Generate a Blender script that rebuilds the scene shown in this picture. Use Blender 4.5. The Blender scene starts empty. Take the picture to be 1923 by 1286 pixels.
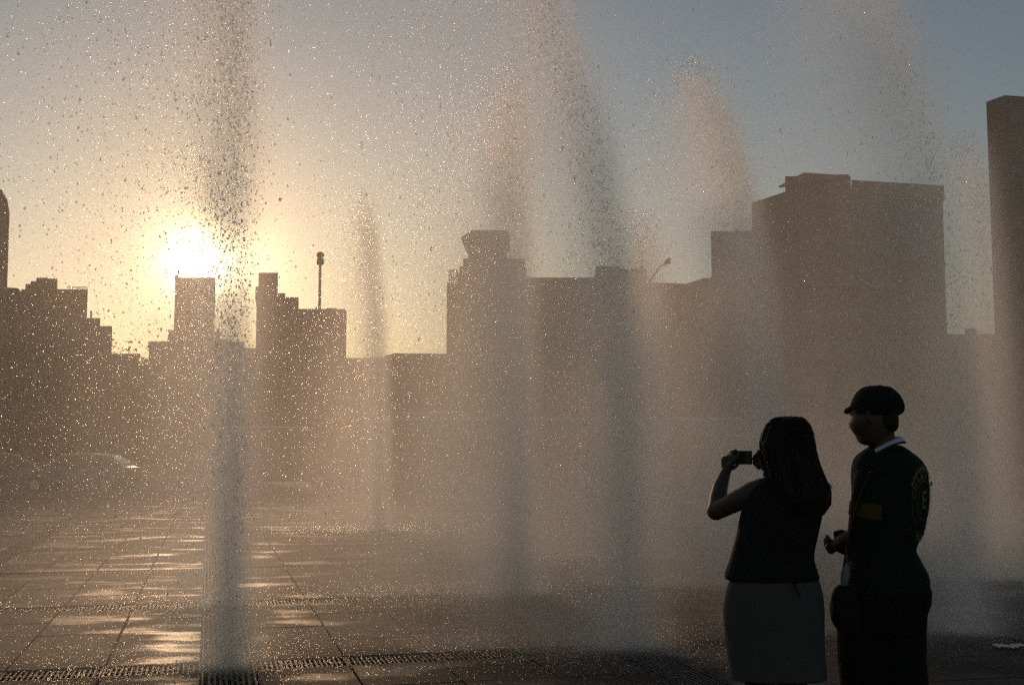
import bpy, bmesh, math, random
import numpy as np
from mathutils import Vector, Matrix

random.seed(7)
rng = np.random.default_rng(11)
S = bpy.context.scene
COL = S.collection
PI = math.pi

# ------------------------------------------------------------------ camera
FPX = 2200.0                      # focal length in photo pixels (1923 wide)
PITCH = math.atan(202.0 / FPX)
CAMH = 1.5
cam_data = bpy.data.cameras.new('camera')
cam = bpy.data.objects.new('camera', cam_data)
COL.objects.link(cam)
cam.location = (0, 0, CAMH)
cam.rotation_euler = (PI / 2 + PITCH, 0, 0)
cam_data.sensor_width = 36.0
cam_data.lens = 36.0 * FPX / 1923.0
cam_data.clip_start = 0.05
cam_data.clip_end = 6000
S.camera = cam

CP, SP = math.cos(PITCH), math.sin(PITCH)
def ray(px, py):
    u = (px - 961.5) / FPX; v = (643.0 - py) / FPX
    return Vector((u, CP - v * SP, SP + v * CP))
def at(px, py, Y):
    d = ray(px, py)
    return Vector((0, 0, CAMH)) + d * (Y / d.y)
def ground_at(px, py):
    d = ray(px, py)
    t = -CAMH / d.z
    return Vector((d.x * t, d.y * t, 0))
def hz(px, py, Y):
    p = at(px, py, Y); return p.x, p.z

# ------------------------------------------------------------------ sky, sun, exposure
sun_dir = ray(392, 497).normalized()
SUN_EL = math.asin(sun_dir.z)
SUN_AZ = math.atan2(sun_dir.x, sun_dir.y)
world = bpy.data.worlds.new('World')
S.world = world
world.use_nodes = True
wn, wl = world.node_tree.nodes, world.node_tree.links
wn.clear()
w_out = wn.new('ShaderNodeOutputWorld')
w_add = wn.new('ShaderNodeAddShader')
w_bg = wn.new('ShaderNodeBackground')
w_sky = wn.new('ShaderNodeTexSky')
w_sky.sky_type = 'NISHITA'
w_sky.sun_disc = False
w_sky.sun_elevation = SUN_EL
w_sky.sun_rotation = SUN_AZ
w_sky.altitude = 700
w_sky.air_density = 1.2
w_sky.dust_density = 0.4
w_sky.ozone_density = 1.2
w_bg.inputs['Strength'].default_value = 0.085
wl.new(w_sky.outputs[0], w_bg.inputs['Color'])
# dusty aureole round the low sun
w_tc = wn.new('ShaderNodeTexCoord')
w_dot = wn.new('ShaderNodeVectorMath'); w_dot.operation = 'DOT_PRODUCT'
w_nrm = wn.new('ShaderNodeVectorMath'); w_nrm.operation = 'NORMALIZE'
wl.new(w_tc.outputs['Generated'], w_nrm.inputs[0])
wl.new(w_nrm.outputs[0], w_dot.inputs[0])
w_dot.inputs[1].default_value = sun_dir
w_ac = wn.new('ShaderNodeMath'); w_ac.operation = 'ARCCOSINE'; w_ac.use_clamp = False
wl.new(w_dot.outputs['Value'], w_ac.inputs[0])
def glow(width_deg, power, color, strength):
    a = wn.new('ShaderNodeMath'); a.operation = 'DIVIDE'; a.inputs[1].default_value = math.radians(width_deg)
    wl.new(w_ac.outputs[0], a.inputs[0])
    b = wn.new('ShaderNodeMath'); b.operation = 'POWER'; b.inputs[1].default_value = 2.0
    wl.new(a.outputs[0], b.inputs[0])
    c = wn.new('ShaderNodeMath'); c.operation = 'ADD'; c.inputs[1].default_value = 1.0
    wl.new(b.outputs[0], c.inputs[0])
    d = wn.new('ShaderNodeMath'); d.operation = 'POWER'; d.inputs[1].default_value = -power
    wl.new(c.outputs[0], d.inputs[0])
    e = wn.new('ShaderNodeMath'); e.operation = 'MULTIPLY'; e.inputs[1].default_value = strength
    wl.new(d.outputs[0], e.inputs[0])
    g = wn.new('ShaderNodeBackground'); g.inputs['Color'].default_value = (*color, 1)
    wl.new(e.outputs[0], g.inputs['Strength'])
    return g
GLOWS = [(1.55, 2.2, (1.0, 0.78, 0.44), 30.0), (5.5, 1.6, (1.0, 0.46, 0.13), 0.62)]
prev = w_bg
for gp in GLOWS:
    g = glow(*gp)
    ad = wn.new('ShaderNodeAddShader')
    wl.new(prev.outputs[0], ad.inputs[0]); wl.new(g.outputs[0], ad.inputs[1])
    prev = ad
wn.remove(w_add)
wl.new(prev.outputs[0], w_out.inputs['Surface'])
world.cycles.sampling_method = 'AUTOMATIC'

sd = bpy.data.lights.new('sun', 'SUN')
sd.energy = 2.5
sd.angle = math.radians(0.53)
sd.color = (1.0, 0.62, 0.35)
sun = bpy.data.objects.new('sun', sd)
COL.objects.link(sun)
sun.rotation_euler = (-sun_dir).to_track_quat('-Z', 'Y').to_euler()

S.view_settings.view_transform = 'Standard'
S.view_settings.look = 'None'
S.view_settings.gamma = 1
S.view_settings.exposure = -0.6
S.view_settings.use_curve_mapping = False

cy = S.cycles
cy.use_denoising = False
cy.use_adaptive_sampling = False
cy.max_bounces = 14
cy.diffuse_bounces = 2
cy.glossy_bounces = 3
cy.transmission_bounces = 14
cy.transparent_max_bounces = 16
cy.volume_bounces = 3
cy.sample_clamp_indirect = 5
cy.caustics_reflective = False
cy.caustics_refractive = True
cy.volume_step_rate = 2.5
cy.volume_max_steps = 256

# ------------------------------------------------------------------ helpers
def new_mat(name, color, rough=0.7, metal=0.0, spec=0.5, noise=0.0, nscale=8.0, bump=0.0, bscale=60.0):
    m = bpy.data.materials.new(name); m.use_nodes = True
    nt = m.node_tree; b = nt.nodes['Principled BSDF']
    b.inputs['Base Color'].default_value = (*color, 1)
    b.inputs['Roughness'].default_value = rough
    b.inputs['Metallic'].default_value = metal
    b.inputs['Specular IOR Level'].default_value = spec
    tc = nt.nodes.new('ShaderNodeTexCoord')
    if noise > 0:
        n = nt.nodes.new('ShaderNodeTexNoise'); n.inputs['Scale'].default_value = nscale; n.inputs['Detail'].default_value = 6
        nt.links.new(tc.outputs['Object'], n.inputs['Vector'])
        mx = nt.nodes.new('ShaderNodeMix'); mx.data_type = 'RGBA'
        mx.inputs[6].default_value = (*[c * (1 - noise) for c in color], 1)
        mx.inputs[7].default_value = (*[min(1, c * (1 + noise)) for c in color], 1)
        nt.links.new(n.outputs[0], mx.inputs[0]); nt.links.new(mx.outputs[2], b.inputs['Base Color'])
    if bump > 0:
        n = nt.nodes.new('ShaderNodeTexNoise'); n.inputs['Scale'].default_value = bscale; n.inputs['Detail'].default_value = 4
        nt.links.new(tc.outputs['Object'], n.inputs['Vector'])
        bp = nt.nodes.new('ShaderNodeBump'); bp.inputs['Strength'].default_value = bump; bp.inputs['Distance'].default_value = 0.01
        nt.links.new(n.outputs[0], bp.inputs['Height']); nt.links.new(bp.outputs[0], b.inputs['Normal'])
    return m

def mesh_np(name, verts, tris, smooth=False, mat=None):
    me = bpy.data.meshes.new(name)
    nv, nf = len(verts), len(tris); k = tris.shape[1]
    me.vertices.add(nv); me.vertices.foreach_set('co', np.ascontiguousarray(verts, dtype=np.float32).ravel())
    me.loops.add(nf * k); me.loops.foreach_set('vertex_index', np.ascontiguousarray(tris, dtype=np.int32).ravel())
    me.polygons.add(nf)
    me.polygons.foreach_set('loop_start', np.arange(0, nf * k, k, dtype=np.int32))
    me.polygons.foreach_set('loop_total', np.full(nf, k, dtype=np.int32))
    me.update(calc_edges=True)
    me.polygons.foreach_set('use_smooth', np.full(nf, smooth, dtype=bool))
    if mat: me.materials.append(mat)
    return me

def link(name, me, parent=None):
    o = bpy.data.objects.new(name, me); COL.objects.link(o)
    if parent is not None: o.parent = parent
    return o

class MB:
    """collects simple solids, builds them as one mesh object"""
    def __init__(s): s.v = []; s.f = []
    def add(s, vs, fs):
        n = len(s.v); s.v += [tuple(v) for v in vs]; s.f += [tuple(i + n for i in f) for f in fs]; return s
    def box(s, x0, x1, y0, y1, z0, z1):
        v = [(x0,y0,z0),(x1,y0,z0),(x1,y1,z0),(x0,y1,z0),(x0,y0,z1),(x1,y0,z1),(x1,y1,z1),(x0,y1,z1)]
        return s.add(v, [(0,3,2,1),(4,5,6,7),(0,1,5,4),(1,2,6,5),(2,3,7,6),(3,0,4,7)])
    def prism(s, poly, z0, z1, ztops=None):
        n = len(poly)
        v = [(p[0], p[1], z0) for p in poly] + [(p[0], p[1], (ztops[i] if ztops else z1)) for i, p in enumerate(poly)]
        f = [tuple(range(n - 1, -1, -1)), tuple(range(n, 2 * n))]
        f += [(i, (i + 1) % n, n + (i + 1) % n, n + i) for i in range(n)]
        return s.add(v, f)
    def profile_y(s, pts, y0, y1):
        """polygon in x,z extruded along y"""
        n = len(pts)
        v = [(p[0], y0, p[1]) for p in pts] + [(p[0], y1, p[1]) for p in pts]
        f = [tuple(range(n)), tuple(range(2 * n - 1, n - 1, -1))]
        f += [((i + 1) % n, i, n + i, n + (i + 1) % n) for i in range(n)]
        return s.add(v, f)
    def tube(s, pts, rad, n=8, cap=True):
        pts = [Vector(p) for p in pts]
        rads = rad if isinstance(rad, (list, tuple)) else [rad] * len(pts)
        base = len(s.v); ref = None
        for i, p in enumerate(pts):
            d = (pts[min(i + 1, len(pts) - 1)] - pts[max(i - 1, 0)]).normalized()
            if ref is None:
                ref = Vector((0, 0, 1)) if abs(d.z) < 0.9 else Vector((1, 0, 0))
            a = d.cross(ref).normalized(); b = a.cross(d).normalized(); ref = b
            r = rads[i]; rx, ry = r if isinstance(r, (tuple, list)) else (r, r)
            for k in range(n):
                t = 2 * PI * k / n
                s.v.append(tuple(p + a * math.cos(t) * rx + b * math.sin(t) * ry))
        for i in range(len(pts) - 1):
            for k in range(n):
                a0 = base + i * n + k; a1 = base + i * n + (k + 1) % n
                s.f.append((a0, a1, a1 + n, a0 + n))
        if cap:
            s.f.append(tuple(base + k for k in range(n - 1, -1, -1)))
            s.f.append(tuple(base + (len(pts) - 1) * n + k for k in range(n)))
        return s
    def rings(s, rings, cap=True):
        """loft of equal-length closed point loops"""
        n = len(rings[0]); base = len(s.v)
        for r in rings: s.v += [tuple(p) for p in r]
        for i in range(len(rings) - 1):
            for k in range(n):
                a0 = base + i * n + k; a1 = base + i * n + (k + 1) % n
                s.f.append((a0, a1, a1 + n, a0 + n))
        if cap:
            s.f.append(tuple(base + k for k in range(n - 1, -1, -1)))
            s.f.append(tuple(base + (len(rings) - 1) * n + k for k in range(n)))
        return s
    def ball(s, c, r, n=12, m=8):
        c = Vector(c); rr = r if isinstance(r, (tuple, list)) else (r, r, r)
        rings = []
        for i in range(1, m):
            a = -PI / 2 + PI * i / m
            rings.append([c + Vector((rr[0]*math.cos(a)*math.cos(2*PI*k/n), rr[1]*math.cos(a)*math.sin(2*PI*k/n), rr[2]*math.sin(a))) for k in range(n)])
        b = len(s.v); s.rings(rings, cap=False)
        lo = len(s.v); s.v.append(tuple(c - Vector((0,0,rr[2])))); hi = len(s.v); s.v.append(tuple(c + Vector((0,0,rr[2]))))
        last = b + (m - 2) * n
        for k in range(n):
            s.f.append((b + (k + 1) % n, b + k, lo)); s.f.append((last + k, last + (k + 1) % n, hi))
        return s
    def mesh(s, name, mat=None, smooth=False):
        me = bpy.data.meshes.new(name); me.from_pydata(s.v, [], s.f); me.update()
        if smooth: me.polygons.foreach_set('use_smooth', [True] * len(me.polygons))
        if mat: me.materials.append(mat)
        return me
    def build(s, name, mat=None, parent=None, smooth=False):
        return link(name, s.mesh(name, mat, smooth), parent)

def tag(o, label=None, cat=None, group=None, kind=None):
    if label: o['label'] = label
    if cat: o['category'] = cat
    if group: o['group'] = group
    if kind: o['kind'] = kind
    return o
def empty(name, loc, label=None, cat=None, group=None, rz=0):
    o = bpy.data.objects.new(name, None); COL.objects.link(o)
    o.location = loc; o.rotation_euler = (0, 0, rz); o.empty_display_size = 0.3
    return tag(o, label, cat, group)

# ------------------------------------------------------------------ plaza floor
A_GRID = math.radians(14.5)
U = Vector((math.cos(A_GRID), math.sin(A_GRID), 0)); V = Vector((-math.sin(A_GRID), math.cos(A_GRID), 0))
O = ground_at(428, 1250)                    # foot of the nearest jet
GW = 0.36; TU = 0.65; TV = 0.77            # grate width, tile sizes
PU = GW + 4 * TU; PV = GW + 4 * TV
def G(u, v, z=0): return O + U * u + V * v + Vector((0, 0, z))

def stone_mat(name, tint, scatter=True):
    m = bpy.data.materials.new(name); m.use_nodes = True
    nt = m.node_tree; N = nt.nodes; L = nt.links; b = N['Principled BSDF']
    geo = N.new('ShaderNodeNewGeometry'); oi = N.new('ShaderNodeObjectInfo')
    def noise(scale, detail=5, rough=0.6, stretch=None):
        n = N.new('ShaderNodeTexNoise'); n.inputs['Scale'].default_value = scale
        n.inputs['Detail'].default_value = detail; n.inputs['Roughness'].default_value = rough
        if stretch:
            mp = N.new('ShaderNodeMapping'); mp.inputs['Scale'].default_value = stretch
            mp.inputs['Rotation'].default_value = (0, 0, -A_GRID)
            L.new(geo.outputs['Position'], mp.inputs['Vector']); L.new(mp.outputs[0], n.inputs['Vector'])
        else: L.new(geo.outputs['Position'], n.inputs['Vector'])
        return n
    def ramp(src, a, ca, bb, cb):
        r = N.new('ShaderNodeValToRGB'); r.color_ramp.elements[0].position = a; r.color_ramp.elements[1].position = bb
        r.color_ramp.elements[0].color = (ca, ca, ca, 1) if not isinstance(ca, tuple) else (*ca, 1)
        r.color_ramp.elements[1].color = (cb, cb, cb, 1) if not isinstance(cb, tuple) else (*cb, 1)
        L.new(src, r.inputs[0]); return r
    n1 = noise(1.6); n2 = noise(26.0, 8, 0.7)
    c1 = ramp(n1.outputs[0], .3, tuple(c * .65 for c in tint), .7, tuple(c * 1.25 for c in tint))
    c2 = ramp(n2.outputs[0], .35, .72, .7, 1.15)
    mul = N.new('ShaderNodeMix'); mul.data_type = 'RGBA'; mul.blend_type = 'MULTIPLY'; mul.inputs[0].default_value = 1
    L.new(c1.outputs[0], mul.inputs[6]); L.new(c2.outputs[0], mul.inputs[7])
    rnd = ramp(oi.outputs['Random'], 0, .8, 1, 1.15)
    mul2 = N.new('ShaderNodeMix'); mul2.data_type = 'RGBA'; mul2.blend_type = 'MULTIPLY'; mul2.inputs[0].default_value = 1
    L.new(mul.outputs[2], mul2.inputs[6]); L.new(rnd.outputs[0], mul2.inputs[7])
    L.new(mul2.outputs[2], b.inputs['Base Color'])
    # wet film: smooth puddles against splash-pitted areas
    pud = noise(0.9, 3, 0.5, (1.0, 1.8, 1.0))
    wet = ramp(pud.outputs[0], .36, 0.0, .48, 1.0)
    rr = N.new('ShaderNodeMapRange'); rr.inputs['To Min'].default_value = 0.46; rr.inputs['To Max'].default_value = 0.75
    L.new(wet.outputs[0], rr.inputs['Value']); L.new(rr.outputs[0], b.inputs['Roughness'])
    b.inputs['Specular IOR Level'].default_value = 0.10
    drip = noise(75.0, 3, 0.75)
    fine = noise(9.0, 4, 0.6)
    ma = N.new('ShaderNodeMath'); ma.operation = 'MULTIPLY'
    L.new(drip.outputs[0], ma.inputs[0]); L.new(wet.outputs[0], ma.inputs[1])
    mb_ = N.new('ShaderNodeMath'); mb_.operation = 'MULTIPLY_ADD'; mb_.inputs[1].default_value = 0.35
    L.new(fine.outputs[0], mb_.inputs[0]); L.new(ma.outputs[0], mb_.inputs[2])
    bp = N.new('ShaderNodeBump'); bp.inputs['Strength'].default_value = 1.0; bp.inputs['Distance'].default_value = 0.009
    L.new(mb_.outputs[0], bp.inputs['Height']); L.new(bp.outputs[0], b.inputs['Normal'])
    return m
M_TILE = stone_mat('wet_stone', (0.075, 0.062, 0.054))
M_JOINT = new_mat('dark_matt_joint', (0.02, 0.018, 0.016), 0.95, 0, .05, noise=.5, nscale=9)
M_PIT = new_mat('drain_pit', (0.012, 0.011, 0.010), 0.95, 0, .03, noise=.5, nscale=5)
M_GRATE = new_mat('wet_cast_iron', (0.035, 0.032, 0.030), 0.62, 0.15, noise=.5, nscale=12, bump=.4, bscale=90)
M_GROUND = new_mat('asphalt', (0.045, 0.042, 0.040), 0.75, noise=.35, nscale=2, bump=.4, bscale=40)
M_KERB = new_mat('kerb_stone', (0.22, 0.20, 0.18), 0.7, noise=.3, nscale=3)

ground = MB().box(-640, 640, -60, 900, -1.0, -0.14).build('ground', M_GROUND)
tag(ground, kind='structure')
# plaza: dark bed with tiles and grates laid in it
U0, U1, V0, V1 = -36.0, 42.0, -9.5, 33.5
bed = MB(); bed.prism([G(U0-.5,V0-.5), G(U1+.5,V0-.5), G(U1+.5,V1+.1), G(U0-.5,V1+.1)], -0.136, -0.085)
plaza = bed.build('plaza_floor', M_PIT); tag(plaza, kind='structure')

def rot_place(o, u, v):
    p = G(u, v); o.location = p; o.rotation_euler = (0, 0, A_GRID)
def tile_mesh(w, d, name):
    g = 0.006; b = 0.006
    x0, x1, y0, y1 = g, w - g, g, d - g
    m = MB()
    vs = [(x0,y0,-.08),(x1,y0,-.08),(x1,y1,-.08),(x0,y1,-.08),(x0,y0,-b),(x1,y0,-b),(x1,y1,-b),(x0,y1,-b),
          (x0+b,y0+b,0),(x1-b,y0+b,0),(x1-b,y1-b,0),(x0+b,y1-b,0)]
    fs = [(0,3,2,1),(0,1,5,4),(1,2,6,5),(2,3,7,6),(3,0,4,7),(4,5,9,8),(5,6,10,9),(6,7,11,10),(7,4,8,11),(8,9,10,11)]
    me = m.add(vs, fs).mesh(name, M_TILE); me.materials.append(M_JOINT)      # sawn sides coloured dark and matt to kill the low sun's glint
    for i in range(5): me.polygons[i].material_index = 1
    return me
TM = tile_mesh(TU, TV, 'tile')
def grate_mesh(L_, W_, name, pitch):
    """frame with cross bars, long axis x"""
    m = MB(); t = .016; z0 = -.045; z1 = -.004
    m.box(.004, L_-.004, .004, t, z0, z1); m.box(.004, L_-.004, W_-t, W_-.004, z0, z1)
    m.box(.004, t, t, W_-t, z0, z1); m.box(L_-t, L_-.004, t, W_-t, z0, z1)
    m.box(t, L_-t, W_/2-.006, W_/2+.006, z0, z1-.003)
    n = int((L_ - 2*t) / pitch)
    for i in range(1, n):
        x = t + (L_-2*t) * i / n
        m.box(x-.006, x+.006, t, W_-t, z0, z1-.002)
    return m.mesh(name, M_GRATE)
GM_LAT = grate_mesh(TU, GW, 'grate_cross', 0.034)
def long_grate(L_, W_, name):
    m = MB(); t = .016; z0 = -.045; z1 = -.004
    m.box(.004, W_-.004, .004, t, z0, z1); m.box(.004, W_-.004, L_-t, L_-.004, z0, z1)
    m.box(.004, t, t, L_-t, z0, z1); m.box(W_-t, W_-.004, t, L_-t, z0, z1)
    n = 9
    for i in range(1, n):
        x = t + (W_-2*t)*i/n; m.box(x-.0075, x+.0075, t, L_-t, z0, z1-.002)
    k = int(L_/0.06)
    for i in range(1, k):
        y = L_*i/k; m.box(t, W_-t, y-.004, y+.004, z0, z1-.012)
    return m.mesh(name, M_GRATE)
GM_LON = long_grate(TV, GW, 'grate_long')
GM_X = long_grate(GW, GW, 'grate_square')

def seen(p, margin=60):
    d = Vector(p) - Vector((0, 0, CAMH))
    c = d.y * CP + d.z * SP
    if c < 1: return None
    x = 961.5 + FPX * d.x / c; y = 643 - FPX * (-d.y * SP + d.z * CP) / c
    if -margin < x < 1923 + margin and y < 1286 + margin: return c
    return None
tiles, grates = [], []
ni0, ni1 = int(U0 // PU), int(U1 // PU) + 1
nj0, nj1 = int(V0 // PV), int(V1 // PV) + 1
for i in range(ni0, ni1):
    for j in range(nj0, nj1):
        ou, ov = i * PU - GW / 2, j * PV - GW / 2
        def put(lst, me, u, v, w, d):
            if V0 <= v <= V1 and U0 <= u <= U1:
                pts = [seen(G(u + a * w, v + b_ * d)) for a in (0, .5, 1) for b_ in (0, .5, 1)]
                dist = min([p for p in pts if p] or [1e9])
                lst.append((dist, me, u, v))
        for a in range(4):
            for b_ in range(4):
                put(tiles, TM, ou + GW + a * TU, ov + GW + b_ * TV, TU, TV)
        for a in range(4): put(grates, GM_LAT, ou + GW + a * TU, ov, TU, GW)
        for b_ in range(4): put(grates, GM_LON, ou, ov + GW + b_ * TV, GW, TV)
        put(grates, GM_X, ou, ov, GW, GW)
def lay(lst, name, n_single, rest_name, zj):
    lst.sort(key=lambda t: t[0])
    for dist, me, u, v in lst[:n_single]:
        if dist > 1e8: break
        o = link(name, me, plaza); rot_place(o, u, v)
        o.location.z += random.uniform(-zj, zj); o.rotation_euler.x = random.gauss(0, .0016) if zj else 0; o.rotation_euler.y = random.gauss(0, .0016) if zj else 0
    used = min(n_single, sum(1 for t in lst if t[0] < 1e8))
    vs, fs, n, mi = [], [], 0, []
    R = np.array(Matrix.Rotation(A_GRID, 3, 'Z'))
    for dist, me, u, v in lst[used:]:
        if dist > 70 and dist < 1e8: continue
        if dist > 1e8 and (u < -14 or u > 22 or v < -9 or v > 20): continue
        co = np.empty(len(me.vertices) * 3); me.vertices.foreach_get('co', co); co = co.reshape(-1, 3) @ R.T
        p = G(u, v, random.uniform(-zj, zj)); co += np.array(p)
        vs.append(co)
        fs += [tuple(x + n for x in pl.vertices) for pl in me.polygons]; n += len(co); mi += [pl.material_index for pl in me.polygons]
    me = bpy.data.meshes.new(rest_name); me.from_pydata(np.vstack(vs).tolist(), [], fs); me.update()
    for mt in lst[0][1].materials: me.materials.append(mt)
    me.polygons.foreach_set('material_index', mi)
    o = link(rest_name, me, plaza); o['kind'] = 'stuff'
lay(tiles, 'tile', 300, 'far_tiles', .0015)
lay(grates, 'drain_grate', 150, 'far_drain_grates', 0)

# ------------------------------------------------------------------ street beyond the plaza
ROAD0, ROAD1 = 43.0, 62.0
def strip(name, y0, y1, z0, z1, mat, x0=-160, x1=200):
    o = MB().box(x0, x1, y0, y1, z0, z1).build(name, mat); return tag(o, kind='structure')
M_ROAD = new_mat('road_asphalt', (0.05, 0.048, 0.046), 0.9, noise=.3, nscale=1.5, bump=.4, bscale=50)
M_PAVE = new_mat('pavement_concrete', (0.2, 0.185, 0.165), 0.7, noise=.3, nscale=1.2, bump=.3, bscale=30)
M_PAINT = new_mat('road_paint', (0.75, 0.74, 0.70), 0.6, noise=.2, nscale=6)
strip('road', ROAD0, ROAD1, -0.139, -0.12, M_ROAD)
strip('kerb', ROAD0 - .3, ROAD0 - .002, -0.139, 0.0, M_KERB)
strip('pavement', ROAD1 + .3, 74, -0.139, 0.02, M_PAVE)
strip('kerb', ROAD1 + .002, ROAD1 + .298, -0.139, 0.03, M_KERB)
mk = MB()
for k in range(40): mk.box(-150 + k * 8, -146 + k * 8, 52.4, 52.55, -0.119, -0.115)
tag(mk.build('road_marking', M_PAINT), kind='structure')

# ------------------------------------------------------------------ buildings
M_B = {
 'ochre': new_mat('ochre_render', (0.20, 0.15, 0.11), 0.8, noise=.25, nscale=.3),
 'grey': new_mat('grey_concrete', (0.17, 0.155, 0.14), 0.8, noise=.25, nscale=.3),
 'dark': new_mat('dark_cladding', (0.075, 0.070, 0.068), 0.6, noise=.25, nscale=.3),
 'brown': new_mat('brown_brick', (0.13, 0.085, 0.06), 0.85, noise=.25, nscale=.4),
 'slab': new_mat('slab_concrete', (0.12, 0.11, 0.10), 0.8, noise=.2, nscale=.3),
 'glass': new_mat('window_glass', (0.03, 0.035, 0.04), 0.15, 0, 0.6),
 'metal': new_mat('dark_painted_metal', (0.06, 0.058, 0.055), 0.5, .6),
 'white': new_mat('white_painted_metal', (0.7, 0.7, 0.68), 0.35, 0.0),
}
SHEAR = {}
def part(mb, name, mat, root, **kw):
    sh = SHEAR.get(root.name)
    if sh: mb.v = [(v[0] + (v[1] - sh[1]) * sh[0], v[1], v[2]) for v in mb.v]   # plan follows the slant of its street
    o = mb.build(name, mat, root)
    o.matrix_parent_inverse = Matrix.Translation(-Vector(root.location)) if root.rotation_euler.z == 0 else root.matrix_world.inverted()
    for k, v in kw.items(): o[k] = v
    return o
def bx(mb, px0, px1, pyt, Y, depth, zb=-0.14, slope=0.0, pyb=None):
    """box whose street face fills photo columns px0..px1 with its top at pyt, standing at distance Y"""
    x0, zt = hz(px0, pyt, Y); x1, _ = hz(px1, pyt, Y)
    if pyb is not None: zb = hz(px0, pyb, Y)[1]
    mb.box(x0, x1, Y, Y + depth, zb, zt); return x0, x1, zt
def windows(root, x0, x1, Y, z0, z1, w=1.4, h=1.5, px=3.0, pz=3.1):
    """window units (frame + recessed looking dark pane) set on a facade, one joined part"""
    nx = int((x1 - x0 - 1.0) / px); nz = int((z1 - z0 - 1.0) / pz)
    if nx < 1 or nz < 1: return
    ox = x0 + ((x1 - x0) - nx * px) / 2 + (px - w) / 2
    fr, gl = MB(), MB()
    for i in range(nx):
        for j in range(nz):
            x = ox + i * px; z = z0 + 0.9 + j * pz
            t = .09
            fr.box(x, x+w, Y-.06, Y+.02, z, z+t); fr.box(x, x+w, Y-.06, Y+.02, z+h-t, z+h)
            fr.box(x, x+t, Y-.06, Y+.02, z+t, z+h-t); fr.box(x+w-t, x+w, Y-.06, Y+.02, z+t, z+h-t)
            fr.box(x-.1, x+w+.1, Y-.14, Y+.02, z-.12, z-.002)
            gl.box(x+t, x+w-t, Y-.02, Y+.02, z+t, z+h-t)
    a = part(fr, 'window_frames', M_B['grey'], root, kind='stuff')
    b = part(gl, 'window_panes', M_B['glass'], root, kind='stuff')
def base_empty(name, px, Y, label, cat='building', group=None):
    x, _ = hz(px, 845, Y); r = empty(name, (x, Y, 0), label, cat, group)
    if name != 'apartment_slab' and px < 1870: SHEAR[r.name] = (x / Y, Y)
    return r

# far left tower with chamfered top
Y = 120
r = base_empty('apartment_tower', -40, Y, 'tall rounded apartment tower cut off by the left edge of the view')
m = MB(); x0, zt = hz(-130, 358, Y); x1, zc = hz(19, 385, Y); xm, _ = hz(3, 360, Y)
z540 = hz(10, 380, Y)[1]
m.profile_y([(x0, -.14), (hz(16, 540, Y)[0], -.14), (hz(18, 400, Y)[0], hz(18, 400, Y)[1]), (hz(14, 376, Y)[0], hz(14, 376, Y)[1]), (xm, hz(3, 356, Y)[1]), (x0, hz(3, 352, Y)[1])], Y, Y + 20)
part(m, 'wall', M_B['grey'], r)
m = MB()
for k in range(18):
    z = 3 + k * 3.0
    if z < zc - 2: m.box(x0, hz(18, 500, Y)[0] - .35, Y - .8, Y - .003, z, z + .25); m.box(x0, hz(18, 500, Y)[0] - .35, Y - .8, Y - .72, z + .25, z + 1.1)
part(m, 'balcony_bands', M_B['grey'], r, kind='stuff')
windows(r, x0, x1 - 1, Y, 1, zc - 4)

# stepped block on the left
Y = 150
r = base_empty('apartment_building', 120, Y, 'broad stepped apartment block left of the sun with a plant room on its roof')
m = MB(); xa, xb, zt = bx(m, 40, 165, 543, Y, 22); part(m, 'wall', M_B['brown'], r)
windows(r, xa, xb, Y, 2, zt)
m = MB(); bx(m, 53.5, 86, 533, Y + 1, 14, pyb=543.2); bx(m, 84.5, 124, 523, Y + 3, 12, pyb=543.2); bx(m, 74, 84.3, 528, Y + 3, 6, pyb=533); bx(m, 96, 116, 521.3, Y + 5, 6, pyb=523.2)
part(m, 'plant_room', M_B['brown'], r)
m = MB()
xr0, zr = hz(126, 543, Y); xr1, zr2 = hz(165, 540, Y)
m.box(xr0, xr1, Y, Y + .1, zr2, zr2 + .1)
for k in range(9): x = xr0 + (xr1 - xr0 - .1) * k / 8; m.box(x, x + .08, Y, Y + .08, zr, zr2)
part(m, 'roof_railing', M_B['metal'], r)
m = MB(); xa2, xb2, z2 = bx(m, 165.2, 194, 597, Y + 1, 18); bx(m, 194.2, 222, 612, Y + 2, 16); m.box(hz(170, 590, Y)[0], hz(170, 590, Y)[0] + .25, Y + 3, Y + 3.25, z2, z2 + 1.2)
part(m, 'side_wing', M_B['grey'], r)
windows(r, xa2, xb2, Y + 1, 2, z2)
r = base_empty('apartment_building', 25, 135, 'low block with a sloping roof squeezed in beside the left tower')
m = MB(); Y = 135; x0 = hz(-30, 560, Y)[0]; x1 = hz(52, 560, Y)[0]
m.profile_y([(x0, -.14), (x1, -.14), (x1, hz(52, 562, Y)[1]), (hz(34, 541, Y)[0], hz(34, 541, Y)[1]), (x0, hz(14, 537, Y)[1])], Y, Y + 12)
part(m, 'wall', M_B['ochre'], r); windows(r, x0, x1, Y, 1, hz(50, 575, Y)[1])

# tower the sun stands over
Y = 480
r = base_empty('office_tower', 368, Y, 'lone slender office tower directly under the low sun')
m = MB(); xa, xb, zt = bx(m, 329, 405, 521, Y, 34); part(m, 'wall', M_B['slab'], r); windows(r, xa, xb, Y, 30, zt, 3, 2.2, 4.5, 4.2)
m = MB(); bx(m, 318, 328.6, 619, Y + 2, 28); bx(m, 405.4, 418, 622, Y + 2, 28); part(m, 'side_wing', M_B['slab'], r)
m = MB(); bx(m, 334, 341, 517, Y + 5, 10, pyb=521.2); part(m, 'plant_room', M_B['slab'], r)

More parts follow.
